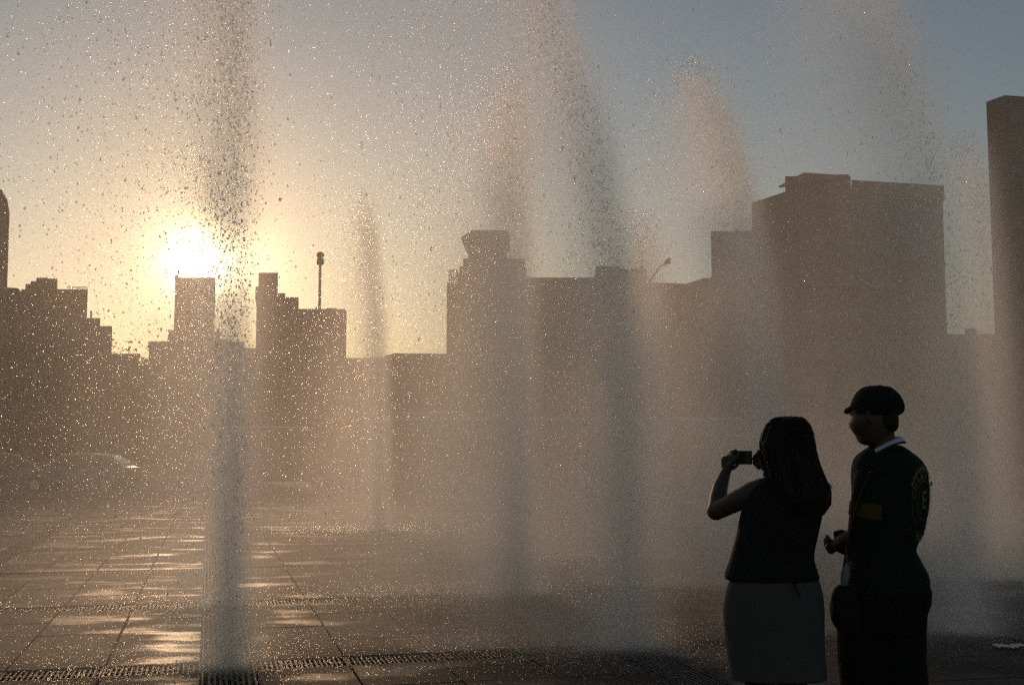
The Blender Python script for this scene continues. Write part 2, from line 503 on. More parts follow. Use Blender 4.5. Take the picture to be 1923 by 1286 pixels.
# low far skyline: each block its own thing
low = [(240, 300, 690, 200, 'grey', 'lowest far block seen under the crown of the bare tree'),
       (203, 262, 668, 190, 'brown', 'lowest far block beside the bare tree right of the stepped block'),
       (280, 350, 644, 230, 'ochre', 'low far block just left of the office tower foot'),
       (342, 426, 640, 235, 'grey', 'low far block in front of the office tower foot'),
       (416, 458, 645, 225, 'brown', 'narrow low far block right of the office tower foot'),
       (450, 490, 657, 220, 'ochre', 'lower far block touching the water tank building'),
       (643, 706, 676, 190, 'brown', 'low wide block right of the tall lamp post'),
       (1762, 1885, 632, 170, 'grey', 'low far block between the balcony slab and the right tower')]
for a, b_, yt, Y, mt, lb in low:
    r = base_empty('low_building', (a + b_) / 2, Y, lb)
    m = MB(); xa, xb, zt = bx(m, a, b_, yt, Y, 15); part(m, 'wall', M_B[mt], r); windows(r, xa, xb, Y, 1, zt)
    m = MB(); t = .35
    m.box(xa - .15, xb + .15, Y - .15, Y + .2, zt - .3, zt + t); part(m, 'parapet', M_B['grey'], r)
    if a == 1762:
        m = MB(); bx(m, 1797, 1819, 616, Y + 3, 6, zb=zt - .01); bx(m, 1824, 1828, 627, Y + 3, 2, zb=zt - .01); part(m, 'plant_room', M_B['grey'], r)

# group with the roof water tank
Y = 130
r = base_empty('apartment_building', 520, Y, 'stepped block with tall square water tank tower right of the sun')
m = MB(); xa, xb, zt = bx(m, 482, 561, 558, Y, 20); part(m, 'wall', M_B['dark'], r); windows(r, xa, xb, Y, 1, zt)
m = MB(); bx(m, 483, 489.5, 538, Y + 1, 10, zb=zt - .01); bx(m, 489.7, 526, 512, Y + 1.2, 8, zb=zt - .01); part(m, 'tank_tower', M_B['dark'], r)
m = MB(); x, z = hz(527, 549, Y); m.tube([(x - .3, Y + 3, z), (x + .55, Y + 3, z)], .32, 12); m.box(x + .1, x + .2, Y + 2.9, Y + 3.1, zt - .05, z); part(m, 'roof_duct', M_B['metal'], r)
m = MB()
for px, h in ((493, 508), (520, 507), (524, 509), (541, 553)):
    m = MB(); x, z = hz(px, h, Y); m.box(x, x + .12, Y + 4, Y + 4.12, zt - .02 if px > 530 else hz(0, 512, Y)[1] - .02, z)
    part(m, 'antenna', M_B['metal'], r)
r = base_empty('apartment_building', 606, Y + 3, 'flat topped plain block behind the tall lamp post')
m = MB(); xa, xb, zt = bx(m, 555, 651, 580, Y + 3, 18); part(m, 'wall', M_B['grey'], r); windows(r, xa, xb, Y + 3, 1, zt)
m = MB(); bx(m, 600, 603, 576, Y + 6, 1, zb=zt - .01); bx(m, 618, 640, 578.5, Y + 6, 5, zb=zt - .01); part(m, 'roof_hatch', M_B['grey'], r)

# low hall between
Y = 120
r = base_empty('market_hall', 770, Y, 'low hall with a hipped left roof end left of the pavilion block')
m = MB(); pts = [hz(692, 676, Y), hz(716, 670, Y), hz(740, 663, Y), hz(852, 664, Y)]
m.profile_y([(pts[0][0], -.14), (pts[3][0], -.14)] + [pts[3], pts[2], pts[1], pts[0]], Y, Y + 20)
part(m, 'wall', M_B['ochre'], r); windows(r, pts[0][0], pts[3][0], Y, 1, pts[0][1])

# main centre block with tiered rooftop pavilion
Y = 100
r = base_empty('department_store', 1030, Y, 'long wide block with a tiered rooftop pavilion and signs on its left corner')
m = MB(); xa, xb, zt = bx(m, 839, 985, 531, Y, 30); part(m, 'wall', M_B['ochre'], r); windows(r, xa, xb, Y, 1, zt)
m = MB(); bx(m, 972, 1213, 521, Y + .5, 26); xc, xd = hz(985, 520, Y)[0], hz(1213, 520, Y)[0]
part(m, 'wall', M_B['grey'], r); windows(r, xc, xd, Y + .5, 1, hz(0, 524, Y)[1])
m = MB()
p = [hz(842, 531.2, Y), hz(985, 531.2, Y), hz(985, 482, Y), hz(948, 482, Y), hz(948, 474, Y), hz(878, 478, Y), hz(878, 482, Y), hz(868, 482, Y), hz(868, 496, Y), hz(861, 497, Y), hz(861, 508, Y), hz(855, 531, Y)]
m.profile_y(p, Y + 1, Y + 18); part(m, 'upper_storey', M_B['ochre'], r)
m = MB()
def eave(pxl, pxr, pyt, pyb, pxtl, pxtr, Yc, dep):
    xl, zb = hz(pxl, pyb, Yc); xr, _ = hz(pxr, pyb, Yc); tl, ztp = hz(pxtl, pyt, Yc); tr, _ = hz(pxtr, pyt, Yc)
    cy_ = Yc + dep / 2
    lo = [(xl, cy_-dep/2, zb), (xr, cy_-dep/2, zb), (xr, cy_+dep/2, zb), (xl, cy_+dep/2, zb)]
    up = [(tl, cy_-dep*.38, ztp), (tr, cy_-dep*.38, ztp), (tr, cy_+dep*.38, ztp), (tl, cy_+dep*.38, ztp)]
    m.rings([[(x, y, z - .12) for x, y, z in lo], lo, up])
eave(863, 951, 429, 446, 882, 951, Y + 4, 7)
eave(873, 946, 461, 466, 887, 940, Y + 4, 6)
eave(877, 947, 475, 480, 888, 942, Y + 4, 6.5)
part(m, 'pavilion_roof', M_B['brown'], r)
m = MB(); bx(m, 890, 938, 446, Y + 5, 4, pyb=485); part(m, 'pavilion_core', M_B['brown'], r)
m = MB()   # lattice sign frame on the corner with a ring
Yc = Y + .3
x0s, z0s = hz(843, 531, Yc); x1s, z1s = hz(860, 508, Yc)
for k in range(5): x = x0s + (x1s - x0s) * k / 4; m.box(x - .04, x + .04, Yc, Yc + .1, z0s, z1s)
for k in (1, 4): z = z0s + (z1s - z0s) * k / 4; m.box(x0s, x1s, Yc + .02, Yc + .08, z - .05, z + .05)
cx_, cz_ = (x0s + x1s) / 2 + .05, (z0s + z1s) / 2 + .2
m.tube([(cx_ + .3 * math.cos(t * PI / 8), Yc - .08, cz_ + .36 * math.sin(t * PI / 8)) for t in range(17)], .07, 6, cap=False)
part(m, 'sign_frame', M_B['metal'], r)
m = MB(); bx(m, 1117, 1213, 505, Y + 2, 14, pyb=521.2); bx(m, 1117, 1160, 500, Y + 4, 8, pyb=505.1); part(m, 'roof_box', M_B['grey'], r)
m = MB(); x, z = hz(1202, 466, Y + 6); zb = hz(0, 505, Y + 6)[1]; m.tube([(x, Y + 6, zb - .05), (x, Y + 6, z)], [.08, .03], 6)
part(m, 'antenna', M_B['metal'], r); m = MB()
for k in range(8):
    x, z = hz(1150 + k * 8 + random.uniform(-2, 2), 499 + random.uniform(0, 4), Y + 6); m.box(x, x + .08, Y + 6, Y + 6.08, zb - .05, z)
part(m, 'roof_plants', M_B['metal'], r, kind='stuff')

Y = 104
r = base_empty('apartment_building', 1280, Y, 'plain reddish block with a rising roofline under the curved street lamp')
m = MB(); q = [hz(1213.4, 530, Y), hz(1288, 533, Y), hz(1320, 523, Y), hz(1347, 519, Y)]
m.profile_y([(q[0][0], -.14), (q[3][0], -.14), q[3], q[2], q[1], q[0]], Y, Y + 16); part(m, 'wall', M_B['brown'], r); windows(r, q[0][0], q[3][0], Y, 1, q[1][1])
Y = 112
r = base_empty('apartment_building', 1385, Y, 'taller narrow block tucked against the left of the balcony slab')
m = MB(); bx(m, 1335, 1425, 434, Y, 16); part(m, 'wall', M_B['brown'], r); windows(r, hz(1348, 0, Y)[0], hz(1424, 0, Y)[0], Y, 1, hz(0, 434, Y)[1])
m = MB(); bx(m, 1362, 1368, 428, Y + 5, 3, pyb=434.2); part(m, 'chimney', M_B['brown'], r)

# big slab with balconies sticking out on the right
Y = 95
r = base_empty('apartment_slab', 1600, Y, 'large flat slab block with overhanging roof plates and balconies on its right end')
def slab_prism(mb, pl, pc, pr, Yc, dl, dr, pyb=None, dz=0):
    """block seen corner-on: corner column pc=(px,py) at Yc, left face running back to pl, right face to pr"""
    xc, zc = hz(*pc, Yc); xl, zl = hz(*pl, Yc + dl); xr, zr = hz(*pr, Yc + dr)
    poly = [(xc, Yc), (xr, Yc + dr), (xl + (xr - xc), Yc + dl + dr), (xl, Yc + dl)]
    zb = -.14 if pyb is None else pyb
    mb.prism(poly, zb, zc); return poly, zc
m = MB()
polyA, zA = slab_prism(m, (1412, 392), (1478, 359), (1770, 372), Y, 4.6, 4)
part(m, 'wall', M_B['dark'], r)
m = MB(); x0, z0 = hz(1600, 338, Y + 3); x1, z1 = hz(1769, 351, Y + 3.5)
m.profile_y([(x0, zA - .02), (x1, zA - .02), (x1, z1), (x0, z0)], Y + 3, Y + 15)
SHEAR[r.name] = (.26, Y + 3); part(m, 'upper_block', M_B['dark'], r)
m = MB(); x0, _ = hz(1480, 330, Y + 2); x1, z1 = hz(1603, 331, Y + 2); m.box(x0, x1, Y + 2, Y + 14, zA - .02, hz(0, 331, Y + 2)[1])
part(m, 'penthouse', M_B['dark'], r)
m = MB(); a0 = hz(1474, 351, Y + 1); a1 = hz(1521, 325, Y + 1); a2 = hz(1606, 331, Y + 1); t = .3
m.profile_y([a0, a2 if False else (a2[0], a0[1] + (a2[1] - a0[1]) * .9), (a2[0], a2[1]), a1], Y + .8, Y + 1.4)
m.box(a1[0], a2[0], Y + 1, Y + 15, a2[1] - .1, a2[1] + .15)
part(m, 'roof_plate', M_B['slab'], r)
del SHEAR[r.name]
m = MB(); xe = hz(1768, 360, Y)[0]
for k in range(9):
    z = hz(0, 360 + k * 38.3, Y)[1]
    xk = xe + .35
    m.box(xe - .1, xk + .28, Y + 3.2, Y + 8.2, z - .12, z); m.box(xk + .2, xk + .28, Y + 3.2, Y + 8.2, z + .002, z + .28)
part(m, 'balconies', M_B['slab'], r, kind='stuff')
windows(r, hz(1600, 0, Y + 3)[0] + 1, x1 + 8, Y + 2.0, 3, zA - 1, 1.6, 1.4, 3.2, 3.0) if False else None
m = MB(); pa, pb = Vector(polyA[0]), Vector(polyA[1]); n_ = Vector((pb.y - pa.y, -(pb.x - pa.x))).normalized(); d_ = (pb - pa); L_ = d_.length; d_ /= L_
g = MB()
for fl in range(int((zA - 4) / 3.0)):
    for k in range(int(L_ / 3.4)):
        s0 = 1 + k * 3.4; z = 3 + fl * 3.0
        for (aa, bb, zz0, zz1, off, tgt) in ((0, 2.2, 0, 1.5, .03, g), (-.1, 2.3, -.12, -.002, .12, m), (-.1, 2.3, 1.502, 1.6, .08, m), (1.05, 1.15, .002, 1.498, .07, m)):
            p0 = pa + d_ * (s0 + aa); p1 = pa + d_ * (s0 + bb)
            tgt.prism([tuple(p0 + n_ * off), tuple(p1 + n_ * off), tuple(p1 - n_ * .01), tuple(p0 - n_ * .01)], z + zz0, z + zz1)
part(m, 'window_frames', M_B['slab'], r, kind='stuff'); part(g, 'window_panes', M_B['glass'], r, kind='stuff')

# right edge tower seen corner-on
Y = 120
r = base_empty('office_tower', 1890, Y, 'tall dark tower with a sharp corner at the right edge of the view')
m = MB(); xc, zc = hz(1887, 179, Y); xl, zl = hz(1852, 192, Y + 2.4); xr, _ = hz(2060, 200, Y + 2.5)
m.prism([(xc, Y), (xr, Y + 2.5), (xr + 9, Y + 18), (xl, Y + 2.4)], -.14, zc)
part(m, 'wall', M_B['dark'], r)
m = MB(); 
for k in range(13):
    z = 2 + k * 2.8
    m.prism([(xc + .3, Y - .06 + .04), (xr - .3, Y + 2.4), (xr - .3, Y + 2.52), (xc + .3, Y + .07)], z, z + 1.3)
part(m, 'window_bands', M_B['glass'], r, kind='stuff')

# ------------------------------------------------------------------ trees
M_LEAF = new_mat('foliage', (0.055, 0.07, 0.03), 0.7, noise=.5, nscale=1.2)
M_BARK = new_mat('bark', (0.08, 0.06, 0.045), 0.9, noise=.4, nscale=6)
def tree(px, Y, h, wd, label, bare=False, name='street_tree', group=None):
    x, _ = hz(px, 845, Y)
    r = empty(name, (x, Y, 0), label, 'tree', group)
    m = MB(); th = h * (.35 if not bare else .3)
    m.tube([(x, Y, -.14), (x + .1, Y, th * .5), (x - .05, Y, th)], [.22, .16, .13], 7)
    tips = []
    for k in range(9 if not bare else 14):
        a = random.uniform(0, 2 * PI); rr = wd * random.uniform(.25, .5); zz = th + (h - th) * random.uniform(.35, .95)
        p = Vector((x + rr * math.cos(a), Y + rr * math.sin(a), zz)); b0 = Vector((x - .05, Y, th - .1))
        mid = b0.lerp(p, .5) + Vector((0, 0, .3)); m.tube([b0, mid, p], [.09, .05, .02], 5); tips.append((mid, p))
        if bare:
            for q in range(9):
                s0 = mid.lerp(p, random.random()); e = s0 + Vector((random.uniform(-1, 1), random.uniform(-1, 1), random.uniform(-.2, 1))) * wd * .16
                m.tube([s0, e], [.03, .008], 4); 
                for w in range(3):
                    s1 = s0.lerp(e, random.uniform(.3, 1)); m.tube([s1, s1 + Vector((random.uniform(-1, 1), random.uniform(-1, 1), random.uniform(-.2, 1))) * wd * .09], [.014, .006], 3)
    part(m, 'trunk', M_BARK, r)
    n = 2600 if not bare else 260
    cl = [Vector((x + random.gauss(0, wd * .22), Y + random.gauss(0, wd * .22), th + (h - th) * random.uniform(.2, .92))) for _ in range(26)] + [t[1] for t in tips]
    c = np.array([tuple(random.choice(cl)) for _ in range(n)]) + rng.normal(0, wd * .075, (n, 3)); 
    s = rng.uniform(.12, .26, (n, 1, 1)) * (1 if not bare else .6)
    tri = rng.normal(0, 1, (n, 3, 3)); tri /= np.linalg.norm(tri, axis=2, keepdims=True)
    vs = (c[:, None, :] + tri * s).reshape(-1, 3); vs[:, 2] = np.minimum(vs[:, 2], h)
    me = mesh_np('crown', vs, np.arange(n * 3).reshape(n, 3), False, M_LEAF)
    o = link('crown', me, r); o.matrix_parent_inverse = Matrix.Translation(-Vector(r.location)); o['kind'] = 'stuff'
    return r
tree(250, 92, 9.7, 7.5, 'bare sparse tree against the glow between stepped block and sun tower', bare=True, name='bare_tree')
tree(262, 84, 8.0, 6, 'leafy tree in front of and right of the bare tree')
for i, (px, Y, h, w, lb) in enumerate([
    (20, 80, 9.5, 8, 'dark leafy tree nearest the left edge behind the parked cars'),
    (110, 78, 9.0, 8, 'dark leafy tree behind the pale parked car'),
    (190, 80, 8.2, 7, 'dark leafy tree right of the pale parked car'),
    (440, 86, 8.6, 7, 'leafy tree behind the nearest jet and left of the white van'),
    (676, 79, 7.4, 6, 'small leafy tree behind the left end of the rear bus'),
    (1780, 78, 8.6, 7, 'leafy tree at the foot of the right tower')]):
    tree(px, Y, h, w, lb)

# ------------------------------------------------------------------ lamps
M_POLE = new_mat('lamp_pole_metal', (0.07, 0.065, 0.06), 0.45, .7)
M_LENS = new_mat('lamp_glass', (0.5, 0.5, 0.48), 0.25)
Y = 60; x, z = hz(594, 478, Y)
r = empty('street_lamp', (hz(596, 845, Y)[0], Y, 0), 'tall straight lamp post with two stacked round heads right of the water tank tower', 'street lamp')
x = r.location.x
m = MB(); m.tube([(x, Y, -.14), (x, Y, 1.0), (x, Y, 1.05), (x, Y, hz(0, 494, Y)[1])], [.16, .15, .11, .07], 10); part(m, 'pole', M_POLE, r)
m = MB(); z1 = hz(0, 489, Y)[1]; m.tube([(x, Y, z1 - .22), (x, Y, z1 - .1), (x, Y, z1 + .1), (x, Y, z1 + .2)], [.19, .2, .17, .06], 12); part(m, 'lower_head', M_POLE, r)
m = MB(); z1 = hz(0, 479, Y)[1]; m.ball((x, Y, z1), (.2, .2, .17)); part(m, 'upper_head', M_POLE, r)
Y = 58; 
r = empty('street_lamp', (hz(1205, 845, Y)[0], Y, 0), 'street lamp with thin curved arm and oval head rising over the centre block', 'street lamp')
x = r.location.x; zj = hz(0, 533, Y)[1]
m = MB(); m.tube([(x, Y, -.14), (x, Y, 1), (x, Y, 1.05), (x, Y, zj - 1.0)], [.15, .14, .1, .07], 10); part(m, 'pole', M_POLE, r)
m = MB(); P = [hz(1205, 571, Y), hz(1212, 545, Y), hz(1221, 529, Y), hz(1229, 515, Y), hz(1238, 502, Y), hz(1250, 495, Y)]
m.tube([(a, Y, b_) for a, b_ in P], [.06, .055, .05, .045, .04, .035], 8)
P2 = [hz(1222, 528, Y), hz(1216, 523, Y), hz(1211, 518, Y)]; m.tube([(a, Y, b_) for a, b_ in P2], [.035, .03, .02], 6)
part(m, 'arm', M_POLE, r)
m = MB(); a = hz(1248, 496, Y); b_ = hz(1259, 485, Y); A = Vector((a[0], Y, a[1])); B = Vector((b_[0], Y, b_[1]))
m.tube([A, A.lerp(B, .2), A.lerp(B, .5), A.lerp(B, .85), B], [(.05, .05), (.13, .1), (.17, .12), (.13, .09), (.04, .04)], 10); hd = part(m, 'lamp_head', M_POLE, r)
m = MB(); m.ball(A.lerp(B, .5) + Vector((.06, 0, -.08)), (.12, .09, .06)); o = part(m, 'lens', M_LENS, hd); 
o.parent = hd; o.matrix_parent_inverse = Matrix.Identity(4)

# ------------------------------------------------------------------ vehicles on the road
M_TYRE = new_mat('tyre_rubber', (0.02, 0.02, 0.02), 0.8)
M_RIM = new_mat('wheel_rim', (0.4, 0.4, 0.4), 0.35, .8)
M_GL = new_mat('vehicle_glass', (0.03, 0.035, 0.04), 0.08, 0, .7)
M_RED = new_mat('tail_lamp', (0.35, 0.02, 0.02), 0.3)
M_HEAD = new_mat('headlamp', (0.7, 0.7, 0.65), 0.15)
def paint(n, c): 
    m = new_mat(n, c, 0.3, 0.1, .5, noise=.08, nscale=2); m.node_tree.nodes['Principled BSDF'].inputs['Coat Weight'].default_value = .6; return m
def wheel(r, x, y, rad, w=.22):
    m = MB(); m.tube([(x, y - w/2, rad), (x, y - w/2 + .03, rad), (x, y + w/2 - .03, rad), (x, y + w/2, rad)], [rad * .93, rad, rad, rad * .93], 20)
    t = m.build('tyre', M_TYRE, r); m2 = MB(); m2.tube([(x, y - w/2 - .01, rad), (x, y + w/2 + .01, rad)], rad * .6, 14); rm = m2.build('rim', M_RIM, t)
def profile_vehicle(name, cat, label, loc, rz, body, wid, glass_side, wheels, rad, mat, ends=None, dz=-.12):
    """vehicle drawn as side outline in x (length) and z, extruded with rounded shoulders; faces +x"""
    r = empty(name, loc, label, cat, rz=rz)
    m = MB(); n = len(body)
    def ring(y, inset, zs=1.0):
        cx = sum(p[0] for p in body) / n; cz = sum(p[1] for p in body) / n
        return [(cx + (p[0] - cx) * (1 - inset * .3), y, cz + (p[1] - cz) * (1 - inset)) for p in body]
    w = wid / 2
    m.rings([ring(-w, .10), ring(-w + .06, .03), ring(-w + .22, 0), ring(w - .22, 0), ring(w - .06, .03), ring(w, .10)])
    bo = m.build('body', mat, r, smooth=False)
    for poly in glass_side:
        for sgn in (-1, 1):
            g = MB(); y = sgn * (w + .004)
            g.profile_y(poly, y - .012, y + .012); g.build('side_window', M_GL, r)
    for poly in (ends or []):
        g = MB(); (xa, za), (xb, zb) = poly; nx, nz = (zb - za), -(xb - xa); l = math.hypot(nx, nz); nx, nz = nx / l * .02, nz / l * .02
        if nx * (xa) < 0: nx, nz = -nx, -nz
        g.profile_y([(xa, za), (xb, zb), (xb + nx, zb + nz), (xa + nx, za + nz)], -w + .25, w - .25); g.build('windscreen', M_GL, r)
    for x in wheels:
        for sgn in (-1, 1): wheel(r, x, sgn * (w - .1), rad)
    r.location.z = dz
    return r
def lamps(r, xf, xb, w, z):
    for s_ in (-1, 1):
        m = MB(); m.ball((xf, s_ * (w - .28), z), (.07, .17, .1)); m.build('headlight', M_HEAD, r)
        m = MB(); m.ball((xb, s_ * (w - .24), z + .1), (.05, .13, .12)); m.build('tail_light', M_RED, r)
car_body = [(-2.1,.35),(2.1,.32),(2.18,.55),(2.12,.82),(1.1,1.0),(.45,1.42),(.1,1.5),(-.9,1.5),(-1.35,1.42),(-1.9,1.02),(-2.15,.95),(-2.2,.6)]
car_glass = [[(.95,1.0),(.4,1.36),(-.15,1.4),(-.15,1.0)], [(-.22,1.0),(-.22,1.4),(-.95,1.4),(-1.5,1.05)]]
def car(px, Y, rz, mat, label, name='parked_car'):
    x = hz(px, 845, Y)[0]
    r = profile_vehicle(name, 'car', label, (x, Y, 0), rz, car_body, 1.75, car_glass, (1.35, -1.35), .32, mat, [((1.02,1.04),(.5,1.4)), ((-1.82,1.08),(-1.38,1.4))])
    lamps(r, 2.14, -2.17, .87, .66); return r
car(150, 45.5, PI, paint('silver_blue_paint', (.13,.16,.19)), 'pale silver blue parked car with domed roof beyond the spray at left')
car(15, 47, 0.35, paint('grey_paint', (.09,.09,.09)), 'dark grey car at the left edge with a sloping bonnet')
# van facing right
van_body = [(-2.7,.4),(2.75,.38),(2.85,.7),(2.75,1.1),(1.75,1.35),(1.15,2.45),(.95,2.6),(-2.6,2.62),(-2.75,2.5),(-2.78,.8)]
Y = 50; x = hz(519, 845, Y)[0]
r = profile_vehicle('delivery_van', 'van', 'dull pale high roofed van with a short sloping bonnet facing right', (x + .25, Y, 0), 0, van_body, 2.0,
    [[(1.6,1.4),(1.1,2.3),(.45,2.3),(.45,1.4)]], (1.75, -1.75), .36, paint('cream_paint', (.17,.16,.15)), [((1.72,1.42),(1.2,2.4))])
lamps(r, 2.78, -2.76, 1.0, .8)
M_ROOF_GLINT = new_mat('roof_glint_white', (.85,.83,.8), .22, .9)
def bus(pxl, pxr, pyt, Y, label, mat, deck=None):
    xl, zt = hz(pxl, pyt, Y); xr, _ = hz(pxr, pyt, Y); L = xr - xl; H = zt + .12
    body = [(-L/2+.1,.35),(L/2-.1,.35),(L/2,.6),(L/2-.02,1.3),(L/2-.12,H-.3),(L/2-.3,H-.06),(L/2-.6,H),(-L/2+.5,H),(-L/2+.2,H-.05),(-L/2+.05,H-.25),(-L/2,1.2),(-L/2,.5)]
    n = int((L - 2.0) / 1.5); gl = [[(-L/2+1+k*1.5, 1.25), (-L/2+1+k*1.5+1.38, 1.25), (-L/2+1+k*1.5+1.38, H-.62), (-L/2+1+k*1.5, H-.62)] for k in range(n)]
    wh = (-L/2+2.6, L/2-2.8, ) + ((0.6,) if L > 14 else ())
    r = profile_vehicle('city_bus', 'bus', label, ((xl+xr)/2, Y, 0), 0, body, 2.5, gl, wh, .48, mat, [((L/2-.03,1.25),(L/2-.12,H-.35))])
    for y in (-1.12, 1.12):  # bright tubes added to draw the sunlit highlight along the roof edge
        m = MB(); m.tube([(-L/2+.25, y, H-.30), (-L/2+.35, y, H-.02), (-L/2+.6, y, H+.04), (L/2-.6, y, H+.04), (L/2-.25, y, H-.04)], .045, 8); m.build('roof_glint_tube', M_ROOF_GLINT, r, True)
    lamps(r, L/2, -L/2, 1.25, .75); return r
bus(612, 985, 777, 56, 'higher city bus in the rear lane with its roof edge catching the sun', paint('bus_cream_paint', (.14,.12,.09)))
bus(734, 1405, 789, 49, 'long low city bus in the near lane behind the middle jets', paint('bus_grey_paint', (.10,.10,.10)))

# ------------------------------------------------------------------ fountain: jets
# one entry per jet: foot (grid column, grid row), height, lean of the top, curtain length, strength, label
def cell(i, j): return G(i * PU, j * PV)
JETS = [
 (cell(0, 0), 7.4, .35, 1.30, .70, 'nearest tall jet in front of the sun, rising from the crossing grate'),
 (cell(1, 0), 7.3, 1.95, 1.8, .90, 'tall jet left of the woman with dark drops down its right edge'),
 (cell(2, 0), 7.2, 1.45, 1.40, .65, 'tall jet rising right of the man and leaning left at its top'),
 (cell(1, 1), 5.6, .05, 1.25, 1.1, 'second row jet with a pointed pale tip left of the tallest central jet'),
 (cell(2, 1), 6.0, .85, 1.6, 1.25, 'second row jet whose pointed plume stands above the woman'),
 (cell(3, 1), 5.3, .30, .85, .9, 'second row jet before the right edge tower'),
 (cell(2, 2), 4.9, .20, 1.4, 1.1, 'third row jet with a low plume in front of the balcony slab'),
 (cell(1, 4), 6.5, .35, 1.30, 1.1, 'farthest jet standing alone left of centre on the wet floor'),
 (cell(0, 1), 4.6, .30, 1.0, .50, 'second row jet hidden in the spray behind the nearest jet'),
 (cell(-1, 1), 5.6, .55, 1.1, .30, 'jet spraying at the left edge before the stepped block'),
]
MX0, MX1, MY0, MY1, MZ0, MZ1 = -8.5, 9.5, 7.0, 25.5, 0.01, 7.2
def build_mist():
    ng = bpy.data.node_groups.new('mist_field', 'GeometryNodeTree')
    ng.interface.new_socket('Geometry', in_out='INPUT', socket_type='NodeSocketGeometry')
    ng.interface.new_socket('Geometry', in_out='OUTPUT', socket_type='NodeSocketGeometry')
    N, L = ng.nodes, ng.links
    out = N.new('NodeGroupOutput'); N.new('NodeGroupInput')
    pos = N.new('GeometryNodeInputPosition'); sep = N.new('ShaderNodeSeparateXYZ'); L.new(pos.outputs[0], sep.inputs[0])
    X, Y_, Z = sep.outputs
    def M(op, a, b=None, c=None):
        n = N.new('ShaderNodeMath'); n.operation = op
        for i, v in enumerate((a, b, c)):
            if v is None: continue
            if isinstance(v, (int, float)): n.inputs[i].default_value = v
            else: L.new(v, n.inputs[i])
        return n.outputs[0]
    def sq(a): return M('MULTIPLY', a, a)
    def clamp01(a): n = N.new('ShaderNodeClamp'); L.new(a, n.inputs[0]); return n.outputs[0]
    total = None
    nz = N.new('ShaderNodeTexNoise'); nz.inputs['Scale'].default_value = 1.0; nz.inputs['Detail'].default_value = 4; nz.inputs['Roughness'].default_value = .6
    mp = N.new('ShaderNodeVectorMath'); mp.operation = 'MULTIPLY'; mp.inputs[1].default_value = (1.7, 1.7, .55)
    L.new(pos.outputs[0], mp.inputs[0]); L.new(mp.outputs[0], nz.inputs['Vector'])
    nfac = clamp01(M('MULTIPLY_ADD', nz.outputs[0], 3.2, -1.0))
    nfac = M('MULTIPLY_ADD', nfac, .8, .35)
    for (b, H, D, Lc, amp, lb) in JETS:
        zn = M('DIVIDE', Z, H)
        znc = clamp01(zn)
        xc = M('MULTIPLY_ADD', M('POWER', znc, 3.0), -D, b.x)
        dx = M('SUBTRACT', xc, X)
        dy = M('SUBTRACT', Y_, b.y)
        inv = M('SUBTRACT', 1.0, znc)
        Lz = M('MULTIPLY', M('MULTIPLY_ADD', M('POWER', inv, .8), .95, .06), Lc)
        left = M('DIVIDE', M('MAXIMUM', dx, 0.0), Lz)
        right = M('DIVIDE', M('MINIMUM', M('ADD', dx, .10), 0.0), .13)
        ex = M('ADD', M('POWER', left, 1.6), sq(right))
        ex = M('ADD', ex, sq(M('DIVIDE', dy, .38)))
        e1 = M('POWER', 2.71828, M('MULTIPLY', ex, -1.0))
        top = clamp01(M('DIVIDE', inv, .12))
        cur = M('MULTIPLY', M('MULTIPLY', e1, top), .85 * amp * (1.6 if b.y > 9.5 else 1.1))
        # narrow column
        s = M('MULTIPLY_ADD', znc, .15, .100)
        r2 = M('ADD', sq(M('DIVIDE', dx, s)), sq(M('DIVIDE', dy, s)))
        e2 = M('POWER', 2.71828, M('MULTIPLY', r2, -1.0))
        ca = M('MULTIPLY_ADD', M('POWER', inv, 3.0), 13.0, 0.40)
        core = M('MULTIPLY', M('MULTIPLY', M('MULTIPLY', e2, ca), top), (amp if b.x < -1 else .45 * amp))
        # splash foot
        r3 = M('ADD', sq(M('DIVIDE', dx, .26)), sq(M('DIVIDE', dy, .26)))
        e3 = M('POWER', 2.71828, M('SUBTRACT', M('MULTIPLY', r3, -1.0), M('DIVIDE', Z, .30)))
        t = M('ADD', M('MULTIPLY', M('ADD', cur, M('MULTIPLY', e3, 5.0 * amp)), nfac), core)
        total = t if total is None else M('ADD', total, t)
    # thin general drift over the wet floor
    gate = M('MULTIPLY', clamp01(M('MULTIPLY_ADD', X, .22, 1.15)), clamp01(M('MULTIPLY_ADD', Y_, .25, -2.0)))
    lo = M('MULTIPLY', M('POWER', 2.71828, M('MULTIPLY', Z, -1 / 1.6)), gate)
    total = M('ADD', total, M('MULTIPLY', M('MULTIPLY', lo, nfac), 0.085))
    total = M('ADD', total, 0.006)
    vc = N.new('GeometryNodeVolumeCube')
    L.new(total, vc.inputs['Density'])
    vc.inputs['Min'].default_value = (MX0, MY0, MZ0); vc.inputs['Max'].default_value = (MX1, MY1, MZ1)
    k = 10
    for nm, a, b_ in (('Resolution X', MX0, MX1), ('Resolution Y', MY0, MY1), ('Resolution Z', MZ0, MZ1)):
        vc.inputs[nm].default_value = int((b_ - a) * k)
    sm = N.new('GeometryNodeSetMaterial'); sm.inputs['Material'].default_value = M_MIST
    L.new(vc.outputs[0], sm.inputs[0]); L.new(sm.outputs[0], out.inputs[0])
    me = MB().box(MX0, MX1, MY0, MY1, MZ0, MZ1).mesh('mist', M_MIST)
    o = link('mist', me); tag(o, kind='stuff')
    md = o.modifiers.new('mist', 'NODES'); md.node_group = ng
    return o
M_MIST = bpy.data.materials.new('fine_spray'); M_MIST.use_nodes = True
nt = M_MIST.node_tree; nt.nodes.clear()
mo = nt.nodes.new('ShaderNodeOutputMaterial'); pv = nt.nodes.new('ShaderNodeVolumePrincipled')
pv.inputs['Color'].default_value = (.95, .90, .87, 1)
